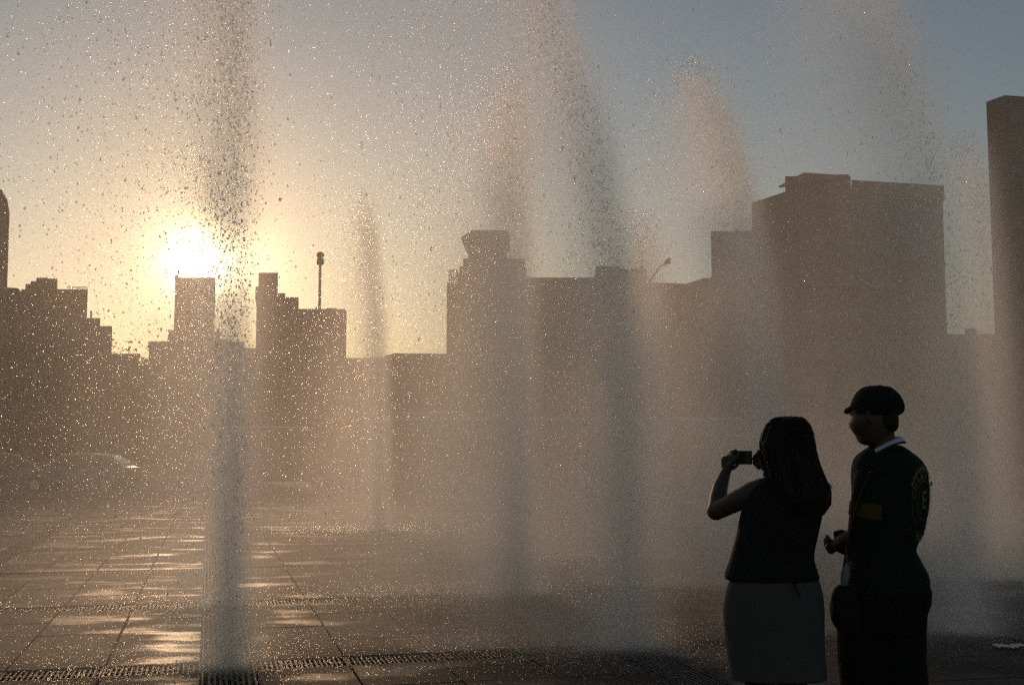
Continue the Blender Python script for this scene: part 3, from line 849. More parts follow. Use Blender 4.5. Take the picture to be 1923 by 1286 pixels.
pv.inputs['Density'].default_value = 1.0
pv.inputs['Anisotropy'].default_value = 0.55
# main lobe plus the narrow forward lobe that makes water glare round the sun
vi = nt.nodes.new('ShaderNodeVolumeInfo')
def mulv(k):
    n = nt.nodes.new('ShaderNodeMath'); n.operation = 'MULTIPLY'; n.inputs[1].default_value = k
    nt.links.new(vi.outputs['Density'], n.inputs[0]); return n.outputs[0]
nt.nodes.remove(pv)
s1 = nt.nodes.new('ShaderNodeVolumeScatter'); s1.inputs['Color'].default_value = (.95, .91, .89, 1); s1.inputs['Anisotropy'].default_value = .45
s2 = nt.nodes.new('ShaderNodeVolumeScatter'); s2.inputs['Color'].default_value = (1, .97, .93, 1); s2.inputs['Anisotropy'].default_value = .92
nt.links.new(mulv(1.12), s1.inputs['Density']); nt.links.new(mulv(.015), s2.inputs['Density'])
sa = nt.nodes.new('ShaderNodeAddShader'); nt.links.new(s1.outputs[0], sa.inputs[0]); nt.links.new(s2.outputs[0], sa.inputs[1])
nt.links.new(sa.outputs[0], mo.inputs['Volume'])
build_mist()

# ------------------------------------------------------------------ fountain: drops
M_DROP = bpy.data.materials.new('water_drop'); M_DROP.use_nodes = True
nt = M_DROP.node_tree; nt.nodes.clear()
mo = nt.nodes.new('ShaderNodeOutputMaterial'); gl = nt.nodes.new('ShaderNodeBsdfGlass')
gl.inputs['IOR'].default_value = 1.33; gl.inputs['Roughness'].default_value = 0.04
gl.inputs['Color'].default_value = (.97, .98, 1, 1)
nt.links.new(gl.outputs[0], mo.inputs['Surface'])
M_FINE = bpy.data.materials.new('fine_drop'); M_FINE.use_nodes = True
nt = M_FINE.node_tree; nt.nodes.clear()
mo = nt.nodes.new('ShaderNodeOutputMaterial')
# a bead of water throws the sun forwards: rough refraction, part of the light passing straight on
tr = nt.nodes.new('ShaderNodeBsdfRefraction'); tr.inputs['Color'].default_value = (1, .98, .95, 1); tr.inputs['Roughness'].default_value = .42; tr.inputs['IOR'].default_value = 1.33
gs = nt.nodes.new('ShaderNodeBsdfTransparent')
mx = nt.nodes.new('ShaderNodeMixShader'); mx.inputs[0].default_value = .45
nt.links.new(tr.outputs[0], mx.inputs[1]); nt.links.new(gs.outputs[0], mx.inputs[2]); nt.links.new(mx.outputs[0], mo.inputs['Surface'])

ib = bmesh.new(); bmesh.ops.create_icosphere(ib, subdivisions=1, radius=1)
ICO_V = np.array([v.co[:] for v in ib.verts], dtype=np.float32); ICO_F = np.array([[v.index for v in f.verts] for f in ib.faces], dtype=np.int32); ib.free()
OCT_V = np.array([(1,0,0),(-1,0,0),(0,1,0),(0,-1,0),(0,0,1),(0,0,-1)], np.float32)
OCT_F = np.array([(0,2,4),(2,1,4),(1,3,4),(3,0,4),(2,0,5),(1,2,5),(3,1,5),(0,3,5)], np.int32)
def drops_mesh(name, P, R, stretch, parent, fine=False):
    n = len(P); BV, BF = (OCT_V, OCT_F) if fine else (ICO_V, ICO_F); K = len(BV)
    q = rng.normal(0, 1, (n, 3)).astype(np.float32)
    ax = np.empty((n, 3, 3), np.float32)                       # random frames mostly upright
    zax = np.stack([q[:, 0] * .35, q[:, 1] * .35, np.ones(n)], 1); zax /= np.linalg.norm(zax, axis=1, keepdims=True)
    xax = np.cross(zax, rng.normal(0, 1, (n, 3))); xax /= np.linalg.norm(xax, axis=1, keepdims=True)
    yax = np.cross(zax, xax)
    sx = R * rng.uniform(.75, 1.1, n); sy = R * rng.uniform(.75, 1.1, n); sz = R * (1 + np.abs(rng.normal(0, stretch, n)))
    jit = 1 + rng.normal(0, .10, (n, K, 1))
    loc = BV[None] * jit
    co = (loc[:, :, 0:1] * (xax * sx[:, None])[:, None] + loc[:, :, 1:2] * (yax * sy[:, None])[:, None] + loc[:, :, 2:3] * (zax * sz[:, None])[:, None]) + P[:, None]
    f = BF[None] + (np.arange(n) * K)[:, None, None]
    me = mesh_np(name, co.reshape(-1, 3), f.reshape(-1, 3), True, M_DROP)
    o = link(name, me, parent); o['kind'] = 'stuff'; return o
def points_group():
    ng = bpy.data.node_groups.new('fine_drops', 'GeometryNodeTree')
    ng.interface.new_socket('Geometry', in_out='INPUT', socket_type='NodeSocketGeometry')
    ng.interface.new_socket('Geometry', in_out='OUTPUT', socket_type='NodeSocketGeometry')
    N, L = ng.nodes, ng.links; gi = N.new('NodeGroupInput'); go = N.new('NodeGroupOutput')
    mp = N.new('GeometryNodeMeshToPoints'); na = N.new('GeometryNodeInputNamedAttribute'); na.data_type = 'FLOAT'; na.inputs[0].default_value = 'drop_radius'
    sm = N.new('GeometryNodeSetMaterial'); sm.inputs['Material'].default_value = M_FINE
    L.new(gi.outputs[0], mp.inputs[0]); L.new(na.outputs[0], mp.inputs['Radius']); L.new(mp.outputs[0], sm.inputs[0]); L.new(sm.outputs[0], go.inputs[0])
    return ng
NG_PTS = points_group()
def points_obj(name, P, R, parent):
    me = bpy.data.meshes.new(name); me.vertices.add(len(P)); me.vertices.foreach_set('co', P.astype(np.float32).ravel())
    at_ = me.attributes.new('drop_radius', 'FLOAT', 'POINT'); at_.data.foreach_set('value', R.astype(np.float32)); me.materials.append(M_FINE)
    o = link(name, me, parent); o['kind'] = 'stuff'
    md = o.modifiers.new('points', 'NODES'); md.node_group = NG_PTS; return o

def jet_points(n, H, D, Lc, mode):
    """positions relative to the foot"""
    if mode == 'core':
        z = H * (1 - rng.power(1.15, n) * .999) if False else H * rng.beta(1.25, 1.0, n)
        zn = z / H
        clump = np.sin(z * 9 + 2) * .35 + np.sin(z * 23 + 1) * .25
        s = (.035 + .14 * zn ** .8) * (1 + .25 * clump)
        K = 46; gx = rng.normal(0, .85, K); gy = rng.normal(0, .85, K); ph = rng.uniform(0, 6.28, K); kid = rng.integers(0, K, n)
        rope = rng.random(n) < .62
        z = np.where(rope, np.clip(z + .16 * np.sin(z * 7.0 + ph[kid]) + .06 * np.sin(z * 19 + 2 * ph[kid]), .01, H), z); zn = z / H
        ox = np.where(rope, gx[kid] + .22 * np.sin(z * 1.7 + ph[kid]) + rng.normal(0, .14, n), rng.normal(0, 1, n))
        oy = np.where(rope, gy[kid] + rng.normal(0, .14, n), rng.normal(0, 1, n))
        x = -D * zn ** 3 + ox * s + .02
        y = oy * s
        tail = rng.random(n) < .12
        x[tail] += rng.normal(.03, .16, tail.sum()); y[tail] += rng.normal(0, .16, tail.sum())
    elif mode == 'edge':     # ragged right hand boundary where the biggest drops ride
        z = H * rng.beta(2.2, 1.2, n); zn = z / H
        x = -D * zn ** 3 + .12 - np.abs(rng.normal(0, .18, n)) + rng.normal(0, .05, n)
        y = rng.normal(0, .2, n)
    else:
        z = H * rng.beta(1.5, 1.35, n); zn = z / H
        Lz = Lc * (.06 + .95 * (1 - zn) ** .8) + .12
        x = -D * zn ** 3 - rng.weibull(1.1, n) * Lz + rng.normal(.04, .07, n)
        y = rng.normal(0, .32, n)
        if mode == 'wide': x += rng.normal(0, .45, n) - .1; y *= 1.8
    return np.stack([x, y, np.maximum(z, .01)], 1)
M_NOZ = new_mat('brass_nozzle', (.12, .09, .05), .35, .9)
for (b, H, D, Lc, amp, lb) in JETS:
    r = empty('fountain_jet', tuple(b), lb, 'fountain jet', 'fountain jets rising from the drain grates')
    near = 8.5 / max(b.y, 6)
    k = amp * min(1, near ** .5 * 1.1)
    nb = int(8000 * k * (2.7 if b.x < -1 and b.y < 9 else 1.0))
    P = np.vstack([jet_points(int(nb * .9), H, D, Lc, 'core'), jet_points(int(nb * (1.1 if -1 < b.x < 2 and b.y < 9.6 else .5)), H, D, Lc, 'edge'), jet_points(int(nb * .8), H, D, Lc, 'curtain'), jet_points(int(nb * .15), H, D, Lc, 'wide')])
    R = np.clip(rng.lognormal(math.log(.0028), .45, len(P)), .0014, .0090)
    big = R > .0046
    drops_mesh('large_drops', P[big], R[big], .5, r)
    drops_mesh('small_drops', P[~big], R[~big], .4, r, True)
    nf = int(32000 * k * (.7 if b.x < -1 and b.y < 9 else 1.0))
    P = np.vstack([jet_points(int(nf * .2), H, D, Lc, 'core'), jet_points(int(nf * .7), H, D, Lc, 'curtain'), jet_points(int(nf * .05), H, D, Lc, 'wide')])
    R = np.clip(rng.lognormal(math.log(.0012), .50, len(P)), .0005, .0044)
    points_obj('fine_drops', P, R, r)
    nfo = int(3500 * amp); foam = np.stack([rng.normal(0, .085, nfo), rng.normal(0, .085, nfo), rng.exponential(.13, nfo)], 1)
    points_obj('foam_drops', foam, np.clip(rng.lognormal(math.log(.0026), .35, nfo), .001, .007), r)
    ns = int(7000 * amp)
    sp = np.stack([rng.normal(-.25, .75, ns), rng.normal(0, .75, ns), rng.exponential(.022, ns)], 1)
    points_obj('splash_drops', sp, np.clip(rng.lognormal(math.log(.0022), .4, ns), .001, .006), r)
    m = MB(); m.tube([(0, 0, -.07), (0, 0, -.03), (0, 0, -.028), (0, 0, .004)], [.035, .035, .02, .016], 12); m.build('nozzle', M_NOZ, r)

# ------------------------------------------------------------------ people
def cloth(name, c, rough=.85, bump=.5, bscale=220):
    m = new_mat(name, c, rough, 0, .2, noise=.25, nscale=14, bump=bump, bscale=bscale); return m
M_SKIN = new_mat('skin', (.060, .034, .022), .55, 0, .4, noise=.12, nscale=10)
M_HAIR = new_mat('dark_hair', (.010, .007, .006), .6, 0, .2, noise=.4, nscale=30)
M_TOP = cloth('black_knit', (.008, .008, .009)); M_SKIRT = cloth('charcoal_wool', (.075, .073, .072), .95)
M_LEGG = cloth('black_leggings', (.007, .007, .008)); M_SHOE = new_mat('black_leather', (.012, .011, .01), .4)
M_JACK = cloth('dark_green_track_top', (.005, .013, .010), .8); M_PANT = cloth('black_trousers', (.005, .005, .006))
M_CAP = cloth('black_cap_cloth', (.006, .006, .006), .9); M_COLLAR = cloth('white_collar', (.62, .62, .70), .8)
M_BAND = cloth('mustard_stripe', (.08, .048, .006), .8); M_PRINT = cloth('faded_yellow_print', (.15, .145, .045), .8)
M_BAG = cloth('black_bag_cloth', (.008, .008, .008), .8); M_PALE = cloth('pale_cloth', (.18, .19, .19), .8)
M_EYE = new_mat('eye_white', (.7, .68, .65), .2); M_IRIS = new_mat('dark_iris', (.03, .015, .01), .15)

def px_ring(y, xl, xr, b, Yc, dy=0, n=28, e=2.3):
    """closed loop at the height of photo row y between columns xl and xr; b = half depth in metres"""
    L_ = at(xl, y, Yc); R_ = at(xr, y, Yc); c = (L_ + R_) / 2; a = (R_.x - L_.x) / 2
    out = []
    for k in range(n):
        t = 2 * PI * k / n; cs, sn = math.cos(t), math.sin(t)
        out.append((c.x + a * abs(cs) ** (2 / e) * (1 if cs >= 0 else -1), Yc + dy + b * abs(sn) ** (2 / e) * (1 if sn >= 0 else -1), c.z))
    return out
def loft(rows, Yc, dy=0, n=28, e=2.3, mb=None):
    mb = mb or MB()
    rr = []
    for row in rows:
        y, xl, xr, b = row[:4]; d = row[4] if len(row) > 4 else 0
        rr.append(px_ring(y, xl, xr, b, Yc, dy + d, n, e))
    rr.reverse()
    return mb.rings(rr)
def soften(o, voxel=None, smooth=2, sub=0, wrinkle=0, wscale=.12, seed=0):
    if voxel:
        r = o.modifiers.new('remesh', 'REMESH'); r.mode = 'VOXEL'; r.voxel_size = voxel; r.use_smooth_shade = True
    if sub:
        m = o.modifiers.new('sub', 'SUBSURF'); m.levels = sub; m.render_levels = sub
    if smooth:
        m = o.modifiers.new('smooth', 'SMOOTH'); m.factor = .5; m.iterations = smooth
    if wrinkle:
        t = bpy.data.textures.new('folds', 'CLOUDS'); t.noise_scale = wscale; t.noise_depth = 3
        m = o.modifiers.new('folds', 'DISPLACE'); m.texture = t; m.strength = wrinkle; m.mid_level = .5; m.texture_coords = 'GLOBAL'
    o.data.polygons.foreach_set('use_smooth', [True] * len(o.data.polygons))
def P3(px, py, Yc, dy=0):
    p = at(px, py, Yc); p = Vector((p.x, Yc + dy, p.z)); return p
def hand(mb, wrist, palm, grip, up, s=1.0, curl=1.0):
    """palm from wrist to palm point, four unequal fingers bending round towards grip, thumb off the side"""
    wrist, palm, grip, up = Vector(wrist), Vector(palm), Vector(grip), Vector(up).normalized()
    d = (palm - wrist).normalized(); side = up - d * up.dot(d); side.normalize(); inn = (grip - palm); inn = inn - side * inn.dot(side) * .7
    inn = inn.normalized()
    mb.tube([wrist - d * .02, wrist, wrist + d * .03 * s, palm, palm + d * .012 * s], [(.024, .020), (.025, .019), (.034 * s, .016), (.040 * s, .015), (.03 * s, .011)], 10)
    for i, ln in enumerate((.066, .074, .069, .054)):
        off = side * ((1.5 - i) * .0205 * s)
        a = palm + off - d * .01; b = a + d * ln * .45 * s + inn * .006; c = b + (d * (.35 - .3 * curl) + inn * .9) * ln * .38 * s; e = c + (inn * .75 - d * .55 * curl) * ln * .30 * s
        mb.tube([a, b, c, e], [.0098, .0090, .0080, .0066], 8); mb.ball(e, .0068, 8, 6)
    t0 = wrist + d * .022 + side * .022; t1 = t0 + side * .022 + inn * .022 + d * .012; t2 = t1 + inn * .024 + d * .018
    mb.tube([t0, t1, t2], [.013, .0105, .008], 8); mb.ball(t2, .008, 8, 6)
def face_parts(parent_root, c, f, s, mb):
    """nose, lips, ears into the body mesh; eyes as children. c head centre, f facing unit vector"""
    f = Vector(f).normalized(); r = f.cross(Vector((0, 0, 1))).normalized(); u = Vector((0, 0, 1))
    mb.tube([c + f * .088 * s + u * .012, c + f * .100 * s - u * .012, c + f * .112 * s - u * .030, c + f * .092 * s - u * .040], [.007, .010, .013, .006], 8)
    mb.tube([c + f * .090 * s - u * .058 + r * .022, c + f * .098 * s - u * .056, c + f * .090 * s - u * .058 - r * .022], [.005, .008, .005], 8)
    mb.ball(c + f * .078 * s - u * .088, (.022, .022, .018))
    for g in (-1, 1):
        e0 = c + r * g * .078 * s - f * .005
        mb.tube([e0 + u * .022, e0 + u * .024 + r * g * .010 - f * .012, e0 + r * g * .012 - f * .016, e0 - u * .026 + r * g * .004], [.006, .008, .008, .006], 6)
    out = []
    for g in (-1, 1):
        m = MB(); m.ball(c + f * .080 * s + r * g * .031, .0125, 12, 8); out.append((m, c + f * .0915 * s + r * g * .031))
    return out
def person_parts_eyes(eyes, root):
    for m, ip in eyes:
        e = m.build('eye', M_EYE, root, True); e.matrix_parent_inverse = Matrix.Translation(-Vector(root.location))
        m2 = MB(); m2.ball(ip, .0055, 10, 6); i = m2.build('iris', M_IRIS, e, True)
def child(mb, name, mat, root, **kw):
    o = mb.build(name, mat, root, True); o.matrix_parent_inverse = Matrix.Translation(-Vector(root.location))
    soften(o, **kw); return o
def shoe(root, x, y, yaw, mat=None, s=1.0):
    m = MB(); d = Vector((math.sin(yaw), math.cos(yaw), 0)); r_ = Vector((d.y, -d.x, 0))
    rings = []
    for t, w, h in ((-.09, .022, .045), (-.075, .032, .075), (-.03, .036, .085), (.02, .036, .07), (.08, .042, .05), (.13, .040, .042), (.165, .026, .03), (.175, .01, .015)):
        c = Vector((x, y, 0)) + d * t * s
        rings.append([c + r_ * (w * s * math.cos(2 * PI * k / 12)) + Vector((0, 0, max(.0, h * s * .5 + h * s * .5 * math.sin(2 * PI * k / 12)))) for k in range(12)])
    m.rings(rings); return child(m, 'shoe', mat or M_SHOE, root, smooth=0, sub=1)

# ---- woman with the camera
YW = 5.13
wx = at(1458, 845, YW).x
woman = empty('person', (wx, YW, 0), 'long haired woman in sleeveless black top and charcoal skirt raising a camera', 'person')
E = lambda px, py, dy=0: P3(px, py, YW, dy)
m = MB()
hc = E(1481, 836, .015)
m.ball(hc, (.074, .092, .112), 20, 14)
m.tube([E(1481, 865, 0), E(1481, 885, -.01), E(1482, 905, -.01)], [.05, .047, .06], 14)
loft([(892, 1452, 1516, .05), (900, 1432, 1532, .075), (912, 1420, 1540, .09), (940, 1404, 1540, .10), (985, 1396, 1534, .10), (1030, 1390, 1520, .095), (1070, 1378, 1524, .105), (1110, 1372, 1536, .115), (1150, 1372, 1536, .12), (1172, 1380, 1530, .10)], YW, mb=m)
m.tube([E(1436, 918), E(1414, 926, .02), E(1390, 941, .06), E(1366, 957, .12), E(1357, 962, .15)], [.052, .050, .046, .041, .041], 14)
m.ball(E(1356, 963, .15), (.043, .04, .041))
m.tube([E(1357, 960, .15), E(1364, 938, .20), E(1372, 917, .25), E(1384, 895, .30), E(1389, 886, .32)], [.040, .040, .035, .027, .024], 12)
camc = E(1423, 860, .39)
hand(m, E(1389, 886, .32), E(1396, 862, .365), E(1412, 851, .385), (.5, -.25, .8), .92, .75)
m.tube([E(1396, 882, .335), E(1406, 881, .355), E(1417, 874, .37)], [.013, .011, .009], 8)
m.tube([E(1530, 915), E(1545, 925, .03), E(1553, 943, .08), E(1552, 955, .14)], [.050, .048, .042, .041], 14)
m.ball(E(1552, 956, .14), .041)
m.tube([E(1552, 955, .14), E(1522, 935, .23), E(1490, 905, .30), E(1470, 888, .34)], [.040, .038, .031, .025], 12)
hand(m, E(1476, 888, .34), E(1462, 872, .37), E(1450, 858, .385), (0, -.3, .9), .85, 1.1)
for sx in (1427, 1487):
    m.tube([E(sx, 1150), E(sx, 1270), E(sx, 1310, .01), E(sx, 1400, -.01), E(sx + (4 if sx < 1450 else -4), 1462)], [.082, .064, .055, .052, .034], 14)
eyes = face_parts(woman, hc, (-.35, .94, 0), .95, m)
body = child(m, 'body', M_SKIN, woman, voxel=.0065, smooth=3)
person_parts_eyes(eyes, woman)
# clothes
o = child(loft([(893, 1446, 1520, .055), (897, 1430, 1534, .082), (905, 1418, 1541, .10), (920, 1406, 1545, .112), (945, 1397, 1545, .12), (971, 1389, 1543, .122), (1000, 1384, 1537, .118), (1030, 1376, 1529, .112), (1045, 1373, 1527, .112), (1060, 1367, 1530, .118), (1080, 1360, 1538, .128), (1088, 1361, 1539, .13), (1091, 1372, 1530, .12)], YW), 'sleeveless_top', M_TOP, woman, smooth=1, sub=1, wrinkle=.006, wscale=.06)
o = child(loft([(1078, 1378, 1530, .115), (1087, 1371, 1536, .12), (1104, 1365, 1543, .13), (1124, 1360, 1546, .135), (1144, 1357, 1547, .138), (1180, 1359, 1548, .138), (1214, 1364, 1548, .135), (1247, 1368, 1551, .132), (1266, 1370, 1553, .131), (1273, 1371, 1553, .130), (1274, 1374, 1550, .125)], YW), 'skirt', M_SKIRT, woman, smooth=0, sub=1, wrinkle=.008, wscale=.12)
for sx in (1427, 1487):
    mm = MB(); mm.tube([E(sx, 1170), E(sx, 1270), E(sx, 1310, .01), E(sx, 1400, -.01), E(sx + (4 if sx < 1450 else -4), 1458)], [.086, .069, .060, .057, .038], 16)
    child(mm, 'legging', M_LEGG, woman, smooth=1, sub=1)
    shoe(woman, E(sx, 1460).x, YW + .02, -.2)
mm = MB(); mm.tube([E(1478, 1088, -.135), E(1481, 1100, -.142), E(1487, 1114, -.140)], [(.012, .003), (.011, .003), (.007, .002)], 8); child(mm, 'drawstring', M_TOP, woman, smooth=0)
# hair
rows = [(781, 1470, 1492, .03), (783.5, 1460, 1502, .055), (789, 1451, 1510, .078), (799, 1442, 1518, .098), (814, 1435, 1524, .110), (832, 1430, 1527, .114, -.004), (850, 1429, 1529, .108, -.018), (866, 1431, 1532, .095, -.035), (882, 1435, 1536, .082, -.055), (898, 1437, 1541, .070, -.075), (912, 1440, 1544, .060, -.092), (930, 1448, 1538, .050, -.105), (950, 1460, 1526, .036, -.112), (964, 1476, 1508, .014, -.115)]
hair = child(loft(rows, YW, n=40, e=2.1), 'hair', M_HAIR, woman, smooth=1, sub=1, wrinkle=.006, wscale=.02)
st = MB()
for k in range(150):
    t = random.uniform(0, 2 * PI)
    if math.sin(t) > .45: t = -t
    pts = []; wob = random.gauss(0, .005); off = random.uniform(.0, .0035) if k % 4 else random.uniform(.003, .010); stop = random.randint(8, 14)
    for i, row in enumerate(rows[1:stop]):
        y, xl, xr, b = row[:4]; dy = row[4] if len(row) > 4 else 0
        L_ = at(xl, y, YW); R_ = at(xr, y, YW); c = (L_ + R_) / 2; a = (R_.x - L_.x) / 2 + off
        pts.append((c.x + a * math.cos(t + wob * i * 4), YW + dy + (b + off) * math.sin(t + wob * i * 4), c.z + random.gauss(0, .001)))
    if len(pts) > 3: st.tube(pts, [.0012] * (len(pts) - 1) + [.0004], 3)
for k in range(26):      # loose locks turning out over the right shoulder
    a = E(1534 + random.uniform(-5, 3), 893, -.06 + random.uniform(-.02, .02)); b = E(1545 + random.uniform(-5, 3), 906, -.07); c = E(1552 + random.uniform(-4, 5), 913 + random.uniform(-3, 5), -.07)
    st.tube([a, b, c], [.003, .0022, .0004], 4)
o = child(st, 'hair_strands', M_HAIR, woman, smooth=0); o['kind'] = 'stuff'
# compact camera in her hands
M_CAM = new_mat('camera_body', (.02, .02, .022), .35, .3); M_LCD = new_mat('camera_screen', (.03, .035, .04), .12); M_BTN = new_mat('camera_buttons', (.25, .25, .26), .3, .6)
cr = empty('compact_camera', tuple(camc), 'small dark compact camera held up sideways in front of the woman', 'camera', rz=.12)
m = MB(); m.box(-.055, .055, -.011, .011, -.032, .032); o = m.build('body', M_CAM, cr); bv = o.modifiers.new('b', 'BEVEL'); bv.width = .004; bv.segments = 3
m = MB(); m.box(-.036, .014, -.0125, -.0108, -.022, .022); m.build('screen', M_LCD, cr)
m = MB(); m.tube([(0, .01, 0), (0, .026, 0), (0, .027, 0), (0, .034, 0)], [.022, .022, .018, .017], 20); m.build('lens', M_CAM, cr, True)
for z, w in ((.018, .010), (.010, .006), (-.004, .008), (-.012, .008), (-.018, .008)):
    m = MB(); m.box(.026, .026 + w, -.0125, -.0108, z - .002, z + .002); m.build('button', M_BTN, cr)
m = MB(); m.tube([(.028, 0, .027), (.028, 0, .032)], .007, 14); m.build('shutter_button', M_BTN, cr)

# ---- man with the flat cap
YM = 5.22
mx_ = at(1662, 845, YM).x
man = empty('person', (mx_, YM, 0), 'man in flat cap and dark green track top with white collar looking left', 'person')
E = lambda px, py, dy=0: P3(px, py, YM, dy)
m = MB()
fdir = Vector((-.82, .57, 0)).normalized()
loft([(733, 1628, 1660, .05), (742, 1611, 1672, .078), (755, 1603, 1677, .090), (766, 1598, 1679, .094), (774, 1596.5, 1680, .095), (781, 1599, 1680, .095), (787, 1596.5, 1680, .094), (793, 1595, 1680, .092), (801, 1597, 1679, .088), (810, 1602, 1676, .083), (818, 1608, 1672, .075), (826, 1611, 1664, .066), (832, 1616, 1652, .055), (836, 1624, 1640, .03)], YM, 0, mb=m)
m.tube([E(1654, 805, -.01), E(1656, 830, -.01), E(1658, 850, -.01), E(1662, 866, -.01)], [.054, .055, .060, .075], 16)
hm = E(1640, 786)
loft([(848, 1632, 1692, .06), (862, 1616, 1716, .09), (880, 1610, 1730, .11), (940, 1612, 1730, .115), (1000, 1610, 1718, .11), (1050, 1602, 1716, .11), (1100, 1596, 1732, .12), (1140, 1594, 1732, .12), (1165, 1600, 1722, .10)], YM, mb=m)
m.tube([E(1628, 893, -.03), E(1621, 930, -.05), E(1617, 975, -.05), E(1614, 1004, -.03)], [.060, .052, .048, .043], 14)
m.ball(E(1613, 1006, -.03), .043)
m.tube([E(1613, 1006, -.03), E(1600, 1018, .05), E(1586, 1028, .12), E(1579, 1031, .15)], [.042, .038, .030, .026], 12)
hand(m, E(1584, 1030, .12), E(1574, 1031, .14), E(1590, 1036, .20), (0, -.5, .8), .95, 1.1)
m.tube([E(1712, 895, .05), E(1716, 940, .08), E(1717, 985, .09), E(1716, 996, .10)], [.058, .050, .046, .044], 14)
m.ball(E(1716, 996, .10), .043)
m.tube([E(1716, 996, .10), E(1690, 1005, .20), E(1660, 1015, .27), E(1640, 1020, .29)], [.042, .038, .030, .026], 12)
hand(m, E(1640, 1020, .29), E(1622, 1023, .295), E(1612, 1030, .27), (0, .3, .9), 1.0, .8)
for sx, tx in ((1625, 1622), (1700, 1706)):
    m.tube([E(sx, 1150), E(sx, 1250), E(sx, 1310), E(tx, 1400, -.01), E(tx, 1462)], [.088, .068, .058, .055, .036], 14)
# nose, lips, ear turned towards fdir
r_ = fdir.cross(Vector((0, 0, 1))).normalized(); hcm = E(1640, 786)
m.tube([hcm + fdir * .082 + Vector((0,0,.004)), hcm + fdir * .097 - Vector((0,0,.018)), hcm + fdir * .104 - Vector((0,0,.032)), hcm + fdir * .080 - Vector((0,0,.042))], [.006, .009, .012, .006], 8)
m.tube([hcm + fdir * .082 - Vector((0,0,.060)) + r_ * .02, hcm + fdir * .087 - Vector((0,0,.058)), hcm + fdir * .082 - Vector((0,0,.060)) - r_ * .02], [.005, .007, .005], 8)
ex, ey, ez = E(1621, 783, -.088)
m.tube([(ex + .012, ey, ez + .020), (ex + .004, ey - .008, ez + .028), (ex - .008, ey - .012, ez + .018), (ex - .008, ey - .010, ez), (ex + .002, ey - .006, ez - .026), (ex + .010, ey, ez - .018)], [.005, .006, .006, .006, .007, .005], 8)
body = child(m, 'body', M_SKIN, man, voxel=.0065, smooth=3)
for g in (-1, 1):
    mm = MB(); mm.ball(hcm + fdir * .074 + r_ * g * .03 + Vector((0, 0, .002)), .0125, 12, 8); e = child(mm, 'eye', M_EYE, man, smooth=0)
    m2 = MB(); m2.ball(hcm + fdir * .0855 + r_ * g * .03 + Vector((0, 0, .002)), .0055, 10, 6); i = m2.build('iris', M_IRIS, e, True)
# short hair below the cap
mm = loft([(768, 1632, 1682, .092, -.006), (780, 1630, 1682.5, .096, -.008), (792, 1634, 1682.5, .094, -.008), (801, 1642, 1682, .088, -.010), (807, 1650, 1678.5, .075, -.014), (812, 1656, 1675, .05, -.02)], YM)
child(mm, 'hair', M_HAIR, man, smooth=0, sub=2, wrinkle=.010, wscale=.010)
# flat cap
mm = loft([(724.3, 1632, 1649, .03), (726, 1622, 1667, .065), (731, 1615, 1677, .085), (740, 1607, 1685.5, .103), (751, 1601.5, 1692.5, .112), (762, 1598, 1696, .115), (771, 1597, 1695.5, .114), (777, 1598, 1692, .108), (781, 1606, 1682, .098), (779, 1612, 1676, .09)], YM, 0, n=32)
capo = child(mm, 'flat_cap', M_CAP, man, smooth=0, sub=2, wrinkle=.007, wscale=.05)
mm = MB(); A = hm + Vector((0, 0, (at(0, 766, YM) - at(0, 786, YM)).z)); rings = []
base_c = Vector((A.x, A.y, A.z))
for i, (ext, dz, th) in enumerate(((.070, .004, .012), (.095, .000, .012), (.112, -.006, .011), (.123, -.012, .008), (.127, -.015, .004))):
    w = (.075, .072, .058, .032, .012)[i]
    c = base_c + fdir * ext + Vector((0, 0, dz))
    rings.append([c + r_ * (w * math.cos(2 * PI * k / 16)) + Vector((0, 0, th * math.sin(2 * PI * k / 16) - .010 * math.cos(2 * PI * k / 16) ** 2)) for k in range(16)])
mm.rings(rings); o = mm.build('visor', M_CAP, capo, True)
mm = MB(); mm.ball(E(1652, 724.6, .0), (.010, .010, .005)); o = mm.build('cap_button', M_CAP, capo, True)
# jacket, sleeves, print
JR = [(834, 1640, 1692, .058), (841, 1627, 1700, .075), (849, 1615, 1711, .092), (858, 1607, 1721, .106), (870, 1602, 1732, .118), (885, 1601, 1738.5, .128), (905, 1601, 1741.5, .133), (940, 1602, 1742, .135), (975, 1602, 1738, .132), (1005, 1600, 1728, .128), (1024, 1598, 1718, .124), (1033, 1597, 1716, .122), (1044, 1594, 1721, .124), (1060, 1590, 1731, .128), (1078, 1586, 1741, .132), (1090, 1584, 1743.5, .134), (1108, 1583, 1744, .134), (1114, 1585, 1742, .131), (1116, 1592, 1736, .12)]
jk = child(loft(JR, YM, n=40, e=2.5), 'track_top', M_JACK, man, smooth=0, sub=1, wrinkle=.010, wscale=.07)
mm = MB(); mm.tube([E(1634, 882, -.02), E(1626, 900, -.05), E(1621, 930, -.07), E(1617, 965, -.07), E(1613, 1000, -.05), E(1611, 1012, -.02), E(1598, 1022, .05), E(1585, 1030, .11)], [.066, .074, .070, .068, .064, .060, .050, .040], 18)
sl = child(mm, 'sleeve', M_JACK, man, smooth=1, sub=1, wrinkle=.010, wscale=.05)
mm = MB(); mm.tube([E(1706, 885, .05), E(1714, 930, .085), E(1716, 975, .095), E(1715, 993, .10), E(1690, 1004, .20), E(1652, 1016, .27)], [.064, .066, .064, .062, .050, .040], 18)
child(mm, 'sleeve', M_JACK, man, smooth=1, sub=1, wrinkle=.010, wscale=.05)
mm = MB(); mm.tube([E(1619.5, 943, -.071), E(1618.7, 950, -.071), E(1617.8, 960, -.071), E(1616.8, 969, -.070)], [.0745, .0750, .0745, .0740], 24, cap=False)
